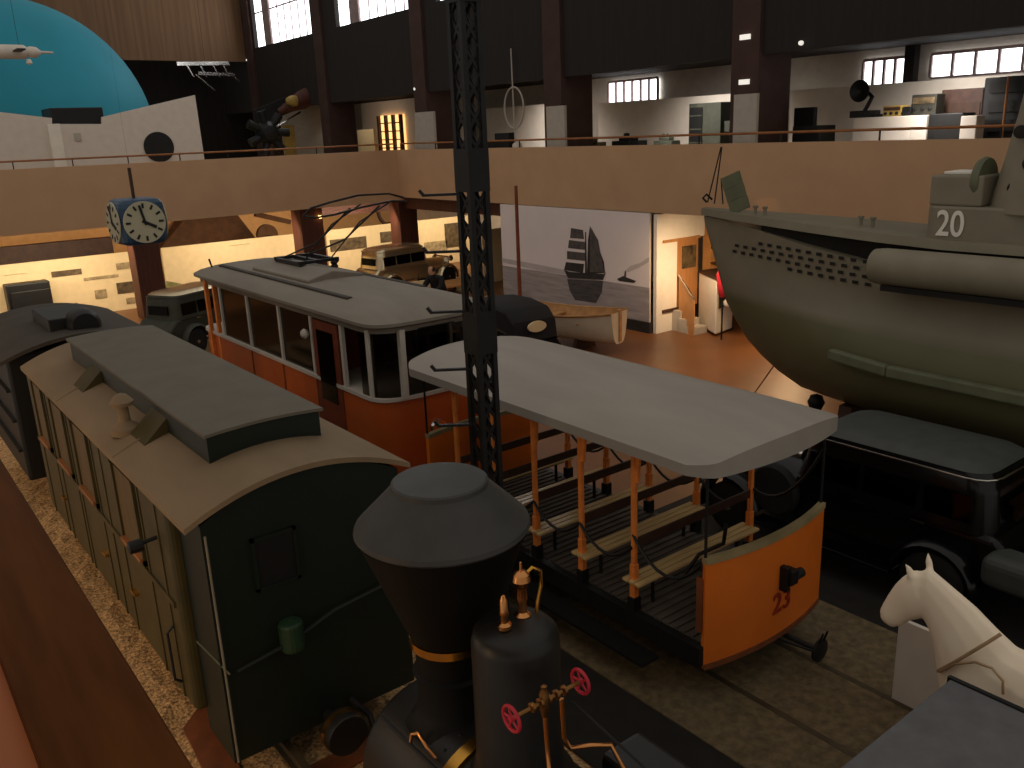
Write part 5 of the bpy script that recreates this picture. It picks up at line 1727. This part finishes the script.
MB().tube([(20.4, a.y, 5.16), (20.45, a.y, 5.5), (20.45, b.y, 5.5), (20.4, b.y, 5.16)], .015, 6).build('backrest', 'grey_panel', ch_)
for x in (20.02, 20.38):
    for y in (b.y + .02, a.y - .02):
        MB().tube([(x, y, 4.2), (x, y, 5.15)], .015, 6).build('leg', 'grey_panel', ch_)
# small wall lamps on the columns
for (px, py), lb in (((745, 37), 'small white sign plate high on the column above the green cabinet'), ((744, 82), 'small pale sign plate midway on the same column')):
    p = onx(px, py, 18.74)
    tag(MB().box(18.72, 18.77, p.y - .15, p.y + .15, p.z - .06, p.z + .06).build('sign_plate', 'lightspot'), lb, 'sign')
for (px, py), lb in (((801, 43), 'tiny white spot lamp on the dark upper wall'), ((247, 60), 'small white spot lamp in the dark far corner'), ((415, 89), 'small white spot lamp near the shop doorway')):
    p = onx(px, py, 18.8)
    tag(MB().lathe([(0, -.05), (.05, -.04), (.055, .03), (0, .05)], p, 12, 'X').build('spot_lamp', 'lightspot', smooth=50), lb, 'lamp')
#%%LIGHT
# ================================================================== LIGHT
def area(name, loc, target, sx, sy, power, col):
    l = bpy.data.lights.new(name, 'AREA')
    l.shape = 'RECTANGLE'
    l.size, l.size_y = sx, sy
    l.energy = power
    l.color = col
    o = bpy.data.objects.new(name, l)
    COL.objects.link(o)
    o.location = loc
    o.rotation_euler = (V(target) - V(loc)).to_track_quat('-Z', 'Y').to_euler()
    return o


def point(name, loc, power, col, r=.2):
    l = bpy.data.lights.new(name, 'POINT')
    l.energy = power
    l.color = col
    l.shadow_soft_size = r
    o = bpy.data.objects.new(name, l)
    COL.objects.link(o)
    o.location = loc
    return o


WARM = (1, .62, .3)
area('skylight', (9, 9, 13.5), (9.5, 9, 0), 16, 24, 90, (1, .96, .92))
area('skylight_far', (9, 28, 13.5), (9, 30, 0), 18, 14, 60, (1, .93, .85))
# warm lamps under the viewer's own gallery, lighting the coach side and gravel
for k, y in enumerate((5, 9.5, 14, 19)):
    area('near_gallery_lamp', (-.9, y, 3.25), (1.9, y + .6, .8), .5, 2.5, 34, (1, .58, .24))
# warm display lights below the cross gallery
for x in (1.5, 6, 12, 16.4, 21.6):
    area('display_lamp', (x, 31.4, 2.7), (x, 34, 1.0), 3.4, .5, 120, (1, .82, .58))
for x in (5, 12, 18):
    area('back_display_lamp', (x, 38, 3.5), (x, 41, 1.5), 4, .5, 110, WARM)
area('booth_lamp', (17.6, 14.6, 2.9), (19.1, 16.9, 1.3), .4, .4, 38, (1, .68, .38)).data.spread = math.radians(95)
area('floor_lamp', (19.0, 13.5, 3.3), (16.4, 13.0, 0), .6, 5, 80, (1, .62, .32)).data.spread = math.radians(110)
for y in (10.6, 18.2, 25.8):
    gl_ = area('gallery_lamp', (21.0, y, 7.5), (22.6, y, 5.6), .4, 4.6, 105, (1, .93, .86))
    gl_.data.spread = math.radians(120)
area('dome_lamp', (4, 27, 12), (4, 37, 7.5), 5, 3, 10, (1, .97, .93))
area('shop_lamp', (21, 40, 7.3), (23.5, 40.5, 5), 1, 2, 20, (1, .85, .7))
point('ledge_lamp', (-.35, .9, 5.25), .5, (1, .5, .18), .05)

sc = bpy.context.scene
wd = bpy.data.worlds.new('world')
sc.world = wd
wd.use_nodes = True
bg = wd.node_tree.nodes['Background']
bg.inputs['Color'].default_value = (1, .93, .84, 1)
bg.inputs['Strength'].default_value = .40
sc.view_settings.view_transform = 'Standard'
sc.view_settings.look = 'None'
sc.view_settings.exposure = 0
sc.cycles.use_denoising = True
